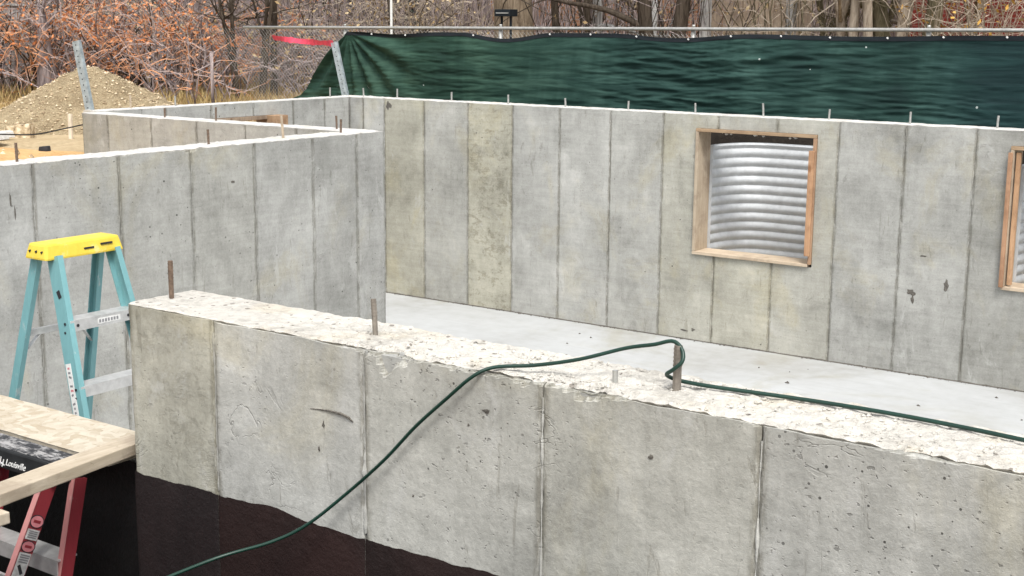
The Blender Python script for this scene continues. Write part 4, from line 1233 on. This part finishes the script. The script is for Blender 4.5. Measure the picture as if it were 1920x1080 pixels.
for k in range(4): mb.tube([(-13.98 + .02 * k, 10.72 + .03 * k, 2.06 + .02 * k), (-13.94 + .02 * k, 10.8 + .02 * k, 2.12 + .01 * k)], .03, 6)
tag(mb.build('black_cable', M_black_plastic, smooth=True), 'black cable lying across the sand below the gravel pile', 'cable')
def slab(cx, cy, z, sx, sy, sz, rot, m, name, label, cat):
    mb = MB()
    c, s_ = math.cos(rot), math.sin(rot)
    ring = [(-.5, -.42), (-.1, -.5), (.48, -.4), (.5, .3), (.1, .5), (-.46, .4)]
    for zz in (0, 1):
        for px, py in ring:
            k = 1 - .12 * zz; x = px * sx * k; y = py * sy * k
            mb.v.append((cx + c * x - s_ * y, cy + s_ * x + c * y, z + zz * sz * (1 + .25 * px)))
    m_ = 6
    mb.f += [tuple(reversed(range(m_))), tuple(range(m_, 2 * m_))] + [(i, (i + 1) % m_, m_ + (i + 1) % m_, m_ + i) for i in range(m_)]
    mb.mi += [0] * len(mb.f)
    return tag(mb.build(name, m, bevel=.008), label, cat)
slab(-14.72, 10.25, 1.93, .34, .26, .16, .6, M_stone, 'broken_slab', 'pale broken slab lying at the left foot of the gravel pile', 'rock')
slab(-14.15, 9.35, 2.0, .55, .4, .06, .3, M_top, 'cement_sheet', 'white flat sheet on the sand at the left photo edge', 'sheet')
slab(-14.4, 9.75, 1.98, .3, .22, .07, 1.3, M_top, 'cement_sheet', 'small white sheet beside the pale broken slab', 'sheet')
slab(-11.75, 8.45, 2.07, .12, .08, .05, .2, M_rivet, 'dark_block', 'small dark block on the sand just behind the wall top', 'block')
kerb = MB(); kerb.box(-25.5, -21.0, 15.0, 15.25, 1.85, 2.02); tag(kerb.build('garden_kerb', M_conc, bevel=.01), 'low grey kerb behind the gravel pile at the left edge', 'kerb')

# ------------------------------------------------------------------ brush, trees and houses behind
def rv(s): return Vector((random.uniform(-s, s), random.uniform(-s, s), random.uniform(-s, s)))
def cane(mb, p, d, L, r0, segs, droop, curl, r_end=.3, k=3, mi=0):
    pts = [Vector(p)]; d = Vector(d).normalized(); st = L / segs
    for i in range(segs):
        d = (d + rv(curl) + Vector((0, 0, -droop))).normalized()
        q = pts[-1] + d * st
        if q.z < 1.9: q.z = 1.9 + random.uniform(0, .03)
        pts.append(q)
    mb.tube(pts, r0, k, r1=r0 * r_end, caps=False, mi=mi)
    return pts
def leafquad(mb, c, s, mi=0):
    a = rv(1).normalized(); b = a.orthogonal().normalized()
    b = (b * math.cos(1.3) + a.cross(b) * math.sin(random.uniform(0, 6))).normalized()
    c = Vector(c)
    mb.face([tuple(c - a * s), tuple(c + b * s * .5), tuple(c + a * s), tuple(c - b * s * .5)], mi)

def brush(x, y, R_, ht, ncanes, m_stem, m_twig, m_leaf, nleaf, label, group, name='bramble_bush', r=.011, leaf=.03, arch=.09, curl=.16, up=1.2, ltop=0.0):
    rt = empty(name, (x, y, 1.9), label, 'bush', group)
    ms, mt, ml = MB(), MB(), MB()
    pool = []
    for i in range(ncanes):
        a_ = random.uniform(0, 6.283); q = R_ * math.sqrt(random.random()) * .8
        b = Vector((x + math.cos(a_) * q, y + math.sin(a_) * q, 1.88))
        d = Vector((math.cos(a_) * random.uniform(-.2, .9), math.sin(a_) * random.uniform(-.2, .9), up))
        pts = cane(ms, b, d, ht * random.uniform(.7, 1.35), r * random.uniform(.7, 1.4), 11, arch * random.uniform(.4, 1.6), curl)
        for k in range(random.randint(4, 7)):
            s = random.choice(pts[3:])
            tw = cane(mt, s, rv(1) + Vector((0, 0, .35)), random.uniform(.35, .95), r * .55, 6, .07, .34)
            pool += tw[2:]
        pool += pts[4:]
    ms.build('stems', m_stem, rt)['kind'] = 'stuff'; mt.build('twigs', m_twig, rt)['kind'] = 'stuff'
    if nleaf:
        n = 0
        while n < nleaf:
            p = random.choice(pool)
            if ltop and p.z < ltop and random.random() < .75: n += .2; continue
            leafquad(ml, p + rv(.07), leaf * random.uniform(.5, 1.3)); n += 1
        ml.build('leaves', m_leaf, rt)['kind'] = 'stuff'
    return rt
BG = 'tangled bushes behind the gravel pile'
specs = [(-22.5, 14.6, 'orange leaved tangle at the far left edge of the photo'), (-21.9, 15.6, 'orange and grey tangle above the left shoulder of the gravel pile'),
         (-20.9, 16.2, 'orange tangle directly behind the leaning left post'), (-20.4, 17.2, 'reddish tangle above the right shoulder of the gravel pile'),
         (-19.6, 17.4, 'densest orange tangle midway between pile and pink tape'), (-19.6, 18.9, 'thinner reddish tangle left of the dark trunk by the tape'),
         (-19.2, 20.2, 'sparse reddish tangle behind the pink tape'), (-17.9, 16.0, 'low reddish tangle right of the grey fence post'), (-16.9, 18.2, 'low brown tangle under the pink tape')]
for i, (x, y, lb) in enumerate(specs):
    dens = [1.3, 1.25, 1.35, 1.25, 1.3, .8, .45, .4, .45][i]
    brush(x, y, 1.15, 1.85 if i < 7 else 1.2, int(44 * dens), (M_twig_grey, M_bark_dark)[i in (1, 3, 6)], (M_twig_mix, M_twig_grey)[i in (3, 8)], M_leaf_orange if i not in (5, 8) else M_leaf_tan, (1300, 750, 1350, 900, 1400, 420, 220, 140, 200)[i], lb, BG, ltop=2.95, leaf=.045, r=.019, arch=.085, curl=.22, up=1.7)
for x, y, lb in ((-23.6, 16.8, 'grey twiggy bush behind the white trunk'), (-22.5, 18.6, 'grey twiggy bush behind the gravel pile peak'), (-20.8, 20.4, 'grey twiggy bush with tan leaves midway along the brush'), (-19.0, 22.4, 'grey twiggy bush left of the green screen end')):
    brush(x, y, 1.6, 2.0, 60, M_twig_grey, M_twig_pale, M_leaf_tan, 500, lb, 'grey twiggy bushes in the second row', r=.016, leaf=.04)
# rear rows, right of the screen corner
for x, y, lb, m1, m2, ml_, nl in ((-18.9, 19.6, 'brown bare bush left of the thin white pole', M_twig_grey, M_twig_grey, M_leaf_tan, 250),
                              (-16.2, 18.4, 'mauve bare bush behind the thin white pole', M_twig_grey, M_twig_pale, M_leaf_tan, 200),
                              (-14.9, 18.6, 'tan twiggy bush left of the broad tan trunk', M_twig_pale, M_twig_pale, M_leaf_tan, 500),
                              (-10.9, 17.8, 'dark bare bush between the white trunk and the pale pipe', M_bark_dark, M_twig_grey, M_leaf_tan, 200),
                              (-9.9, 18.0, 'dark twiggy bush between the pale pipe and pale post', M_bark_dark, M_twig_grey, M_leaf_tan, 200),
                              (-7.6, 17.6, 'olive bare bush right of the tan boards', M_bark_olive, M_twig_pale, M_leaf_tan, 150),
                              (-5.6, 17.6, 'pale twiggy bush with golden leaves before the red brick house', M_twig_pale, M_twig_pale, M_leaf_gold, 420),
                              (-4.7, 17.9, 'pale bare bush before the red brick house at the right edge', M_twig_pale, M_twig_pale, M_leaf_tan, 40)):
    brush(x, y, .8, 2.6, 46, m1, m2, ml_, nl, lb, 'bare bushes behind the green screen', r=.010, leaf=.04, arch=.03, up=2.6, curl=.12, ltop=3.2)

def tree(x, y, r, ht, m, label, stems=1, spread=.1, lean=0.0, name='bare_tree'):
    rt = empty(name, (x, y, 1.88), label, 'tree', 'bare trees behind the fence')
    mt, mbr = MB(), MB()
    for s in range(stems):
        a_ = 6.283 * s / max(1, stems) + random.uniform(-.3, .3)
        b = Vector((x + (math.cos(a_) * spread if stems > 1 else 0), y + (math.sin(a_) * spread if stems > 1 else 0), 1.8))
        d = Vector((math.cos(a_) * .12 + lean, math.sin(a_) * .12, 1)) if stems > 1 else Vector((lean, 0, 1))
        pts = [b]; dd = d.normalized()
        for i in range(12):
            dd = (dd + rv(.05) + Vector((0, 0, .03))).normalized(); pts.append(pts[-1] + dd * ht / 12)
        mt.tube(pts, lambda t: r * (1.18 - .85 * t) * (1 + .35 * max(0, .08 - t) * 8), 10, caps=False)
        for k in range(9):
            i = random.randint(3, 12)
            l = cane(mbr, pts[i], rv(1) + Vector((0, 0, .7)), ht * random.uniform(.2, .4), r * (1 - i / 14) * .5 + .012, 8, -.01, .22, .2, 5)
            for q in range(6):
                cane(mbr, random.choice(l[2:]), rv(1) + Vector((0, 0, .3)), random.uniform(.5, 1.4), .012, 6, .0, .25, .3, 3)
    mt.build('trunk', m, rt, smooth=True); mbr.build('branches', m, rt, smooth=True)['kind'] = 'stuff'
    return rt
tree(-11.98, 17.0, .285, 9, M_bark_tan, 'broad tan trunk standing right behind the screen top')
tree(-11.35, 18.2, .085, 6, M_bark_white, 'slim whitish trunk right of the broad tan trunk', lean=.02)
tree(-11.2, 17.4, .06, 6, M_bark_dark, 'thin dark forked trunk before the orange wall', stems=2, spread=.12)
tree(-9.75, 17.4, .11, 6, M_bark_dark, 'dark forked tree just left of the pale post', stems=2, spread=.1)
tree(-7.15, 18.2, .05, 6, M_bark_olive, 'clump of slim olive stems left of the grey stems', stems=4, spread=.22)
tree(-6.6, 17.4, .065, 6.5, M_twig_pale, 'clump of slim grey stems fanning out above the screen', stems=6, spread=.24)
tree(-6.2, 17.6, .11, 7, M_bark_olive, 'pair of olive trunks at the left side of the red brick house', stems=2, spread=.12)
tree(-5.68, 18.4, .07, 3.4, M_bark_tan, 'short tan trunk under the golden leaves')
tree(-18.15, 18.0, .055, 6, M_bark_dark, 'thin dark trunk beside the end of the pink tape', lean=.015)
tree(-21.1, 15.3, .20, 1.75, M_twig_grey, 'thick dark grey trunk behind the left tangle beside white post')
tree(-17.7, 17.0, .035, 5, M_bark_dark, 'dark many stemmed tree left of the pink tape', stems=4, spread=.25)
tree(-14.4, 17.4, .03, 5, M_bark_dark, 'thin leaning dark stem right of the white pole', lean=-.35)
for i in range(7):
    x = (-27, -24, -22, -19, -16.5, -26, -20.5)[i]; y = (27, 26, 29, 27, 28, 31, 33)[i]
    tree(x, y, .13, 9, M_bark_dark if i % 2 else M_bark_tan, ['dark tall tree far behind the left tangle', 'tan tall tree behind the gravel pile', 'dark distant tree behind the grey house', 'tan distant tree left of screen corner', 'dark distant tree behind the white pole', 'farthest tan tree at upper left', 'farthest dark tree above the pink tape'][i])
# dark evergreens
def evergreen(x, y, ht, R_, label):
    rt = empty('evergreen_tree', (x, y, 1.88), label, 'tree', 'dark evergreens in the distance')
    mb = MB(); mb.tube([(x, y, 1.8), (x, y, 1.9 + ht)], .12, 6, r1=.02); mb.build('trunk', M_bark_dark, rt)
    mb = MB()
    for i in range(2600):
        t = random.random() ** .7; a_ = random.uniform(0, 6.283); rr = R_ * (1 - t) * random.uniform(.35, 1.05) + .05
        p = Vector((x + math.cos(a_) * rr, y + math.sin(a_) * rr, 2.0 + ht * t))
        dr_ = Vector((math.cos(a_), math.sin(a_), -.25 + random.uniform(-.3, .3)))
        sd_ = dr_.cross(Vector((0, 0, 1))).normalized() * .03
        q = p + dr_ * random.uniform(.15, .4)
        mb.face([tuple(p - sd_), tuple(p + sd_), tuple(q)])
    mb.build('crown', M_needle, rt)['kind'] = 'stuff'
evergreen(-21.6, 23.2, 5.5, 1.2, 'dark evergreen above the pink tape')
evergreen(-19.8, 23.4, 4.5, 1.0, 'dark evergreen beyond the screen corner left of the white pole')
evergreen(-31.5, 22.5, 5.5, 2.0, 'dark evergreen behind the orange tangle at upper left')
# far thicket filling the gaps between the yards
mb = MB()
for i in range(5200):
    ang = math.radians(random.uniform(-60, -10)); d = random.uniform(29, 46) if ang > -.76 else random.uniform(40, 52)
    p = Vector((math.sin(ang) * d, math.cos(ang) * d, 1.9))
    cane(mb, p, Vector((random.uniform(-.35, .35), random.uniform(-.35, .35), 1)), random.uniform(2.5, 6), random.uniform(.012, .03), 6, .0, .16, .3, 3)
tag(mb.build('thicket', M_twig_grey), 'far off mass of bare grey brown brush behind the yards', 'thicket', kind='stuff')
# dry grass in front of and under the tangle
mb = MB()
for i in range(30000):
    a_ = random.uniform(-58, -38); d = random.uniform(21, 40) if i % 4 else random.uniform(21, 27)
    x, y = math.sin(math.radians(a_)) * d, math.cos(math.radians(a_)) * d
    if math.hypot(x - GC[0], y - GC[1]) < 2.0: continue
    h = random.uniform(.08, .30) * (1.0 + min(1.0, max(0, d - 25) / 4)) * (1.3 if nz(x * .4, y * .4, 5) > 0 else .7); l = Vector((random.uniform(-.5, .5), random.uniform(-.5, .5), 1)).normalized()
    p = Vector((x, y, 1.88)); sd_ = Vector((random.uniform(-1, 1), random.uniform(-1, 1), 0)).normalized() * .017
    mb.face([tuple(p - sd_), tuple(p + sd_), tuple(p + l * h)])
tag(mb.build('dry_grass', M_drygrass), 'dry yellow grass under the tangled bushes', 'grass', kind='stuff')
mb = MB()
for i in range(6000):
    a_ = random.uniform(-58, -38); d = random.uniform(20, 36)
    x, y = math.sin(math.radians(a_)) * d, math.cos(math.radians(a_)) * d
    leafquad(mb, (x, y, 1.93 + random.uniform(0, .05)), random.uniform(.03, .07))
tag(mb.build('leaf_litter', M_leaf_tan), 'fallen tan leaves under the bushes', 'leaf litter', kind='stuff')

# poles, posts and boards seen over the screen
def pole(name, x, y, r, z1, m, label, cat='post', square=False):
    rt = empty(name, (x, y, 1.88), label, cat)
    mb = MB()
    if square: mb.box(x - r, x + r, y - r, y + r, 1.85, z1); ob = mb.build('shaft', m, rt, bevel=.01)
    else: mb.tube([(x, y, 1.85), (x, y, z1)], r, 8); ob = mb.build('shaft', m, rt)
    mb = MB()
    if square: mb.box(x - r * 1.25, x + r * 1.25, y - r * 1.25, y + r * 1.25, z1, z1 + .04)
    else: mb.tube([(x, y, z1), (x, y, z1 + .05)], r * 1.3, 8, r1=r * .5)
    mb.build('post_cap', m, rt)
    return rt
pole('marker_pole', -13.6, 16.0, .02, 5.2, M_white_paint, 'thin white pole standing behind the screen top')
pole('vent_pipe', -10.2, 18.0, .045, 4.6, M_white_paint, 'pale upright pipe behind the screen left of the pale square post')
pole('wood_post', -9.35, 18.0, .065, 4.8, M_bark_white, 'pale square post left of the tan boards', square=True)
pole('wood_post', -8.02, 18.0, .06, 4.8, M_bark_white, 'pale square post right of the tan boards', square=True)
pole('wood_post', -22.05, 15.35, .15, 3.6, M_bark_white, 'whitish thick post in the orange tangle at upper left', square=True)
rt = empty('wooden_fence', (-9.5, 20.0, 1.88), 'tan wooden board fence behind the screen between two pale posts', 'fence')
xx = -10.4
for k in range(6):
    w_ = random.uniform(.26, .36)
    mb = MB(); mb.box(xx, xx + w_ - .02, 20 + .015 * (k % 2), 20.03 + .015 * (k % 2), 1.9, 4.3 + random.uniform(-.05, .05)); mb.build('board', M_wood_grey, rt, color=(*([random.uniform(1.0, 1.5)] * 3), 1)); xx += w_
mb = MB(); mb.box(-10.4, xx, 20.05, 20.11, 2.4, 2.5); mb.box(-10.4, xx, 20.05, 20.11, 3.7, 3.8); mb.build('cross_rail', M_wood_grey, rt)
rt = empty('utility_box', (-11.6, 16.2, 1.88), 'dark flat box on two thin legs beside the broad tan trunk', 'box')
mb = MB(); mb.box(-11.75, -11.48, 16.1, 16.3, 3.46, 3.56); mb.build('box_body', M_hem, rt, bevel=.01)
for dx in (-.09, .07):
    mb = MB(); mb.tube([(-11.6 + dx, 16.2, 1.85), (-11.6 + dx, 16.2, 3.46)], .02, 6); mb.build('leg', M_hem, rt)
mb = MB(); mb.box(-11.72, -11.5, 16.092, 16.099, 3.50, 3.515); mb.build('vent_slot', M_bolt, rt)

def mk_brick(name, c1, c2, mort, sc=1.0):
    n = NT(name, 0.9, 0, 0.15)
    br = n.t.nodes.new('ShaderNodeTexBrick'); br.inputs['Scale'].default_value = 1.0
    br.inputs['Color1'].default_value = (*c1, 1); br.inputs['Color2'].default_value = (*c2, 1); br.inputs['Mortar'].default_value = (*mort, 1)
    br.inputs['Brick Width'].default_value = .22 * sc; br.inputs['Row Height'].default_value = .075 * sc; br.inputs['Mortar Size'].default_value = .008
    cx_ = n.t.nodes.new('ShaderNodeSeparateXYZ'); n.link(n.pos, cx_.inputs[0])
    cm = n.t.nodes.new('ShaderNodeCombineXYZ'); n.link(n.math('ADD', cx_.outputs[0], cx_.outputs[1]), cm.inputs[0]); n.link(cx_.outputs[2], cm.inputs[1])
    n.link(cm.outputs[0], br.inputs['Vector'])
    v = n.noise(2.2, 4, .6)
    n.color(n.mix(n.mr(v, .4, .65, 0, .35), br.outputs['Color'], tuple(q * .6 for q in c1)))
    n.bump(br.outputs['Fac'], -.4, .01)
    return n.m
M_brick_red = mk_brick("brick_red", (0.15, 0.022, 0.016), (0.10, 0.018, 0.014), (0.16, 0.09, 0.08))
M_brick_tan = mk_brick("brick_orange", (0.42, 0.22, 0.13), (0.34, 0.17, 0.10), (0.42, 0.33, 0.26))
M_siding = mk_soil("grey_siding", (0.17, 0.14, 0.135), (0.27, 0.235, 0.23), 1.2, .2)
M_roof = plain("roof_shingle", (0.09, 0.085, 0.085), .9, 0, .2, .3, 5)
M_glass = plain("window_glass", (0.02, 0.025, 0.03), .08, 0, .6, .2, 2)

def house(x0, x1, y0, y1, zw, m, label, ridge=2.0, wins=(), name='house'):
    rt = empty(name, ((x0 + x1) / 2, (y0 + y1) / 2, 1.88), label, 'house')
    mb = MB(); mb.box(x0, x1, y0, y1, 1.8, zw); mb.build('wall', m, rt)
    mb = MB(); ym = (y0 + y1) / 2; e = .45
    A = [(x0 - e, y0 - e, zw - .05), (x1 + e, y0 - e, zw - .05), (x1 + e, ym, zw + ridge), (x0 - e, ym, zw + ridge), (x0 - e, y1 + e, zw - .05), (x1 + e, y1 + e, zw - .05)]
    th = .14
    for q in ((0, 1, 2, 3), (3, 2, 5, 4)):
        lo_ = [A[i] for i in q]; hi_ = [(p[0], p[1], p[2] + th) for p in lo_]
        n = len(mb.v); mb.v += lo_ + hi_
        for f in ((0, 3, 2, 1), (4, 5, 6, 7), (0, 1, 5, 4), (1, 2, 6, 5), (2, 3, 7, 6), (3, 0, 4, 7)): mb.f.append(tuple(n + i for i in f)); mb.mi.append(0)
    mb.build('roof', M_roof, rt)
    mb = MB(); mb.box(x0 - e, x1 + e, y0 - e - .03, y0 - e, zw - .12, zw + .06); mb.build('fascia', M_bark_white, rt)
    for k in (0, 1):
        xg = (x0 - .001, x1 + .001)[k]
        mb = MB(); mb.face([(xg, y0, zw), (xg, y1, zw), (xg, ym, zw + ridge)]); mb.build('gable', m, rt)
    for (wx0, wx1, z0_, z1_) in wins:
        mb = MB()
        for b in ((wx0 - .08, wx1 + .08, z1_, z1_ + .08), (wx0 - .08, wx1 + .08, z0_ - .08, z0_), (wx0 - .08, wx0, z0_, z1_), (wx1, wx1 + .08, z0_, z1_)):
            mb.box(b[0], b[1], y0 - .05, y0 - .004, b[2], b[3])
        w = mb.build('window', M_white_paint, rt)
        mb = MB(); mb.box(wx0, wx1, y0 - .02, y0 - .006, z0_, z1_); mb.build('pane', M_glass, w)
    return rt
house(-47.5, -38.5, 31.5, 38, 4.25, M_siding, 'grey sided house under a dark roof at upper left', 2.2, ((-43.5, -42.6, 2.9, 3.9),))
house(-9.3, 2.0, 26.0, 33.0, 6.6, M_brick_red, 'dark red brick house at the upper right corner', 2.4, ((-6.6, -5.4, 4.4, 5.6), (-3.2, -2.0, 3.4, 4.8)))
house(-20.2, -14.8, 27.5, 33, 6.0, M_brick_tan, 'orange tan brick house glimpsed between the trunks above the screen', 2.2, ((-19.2, -18.2, 4.2, 5.3),))
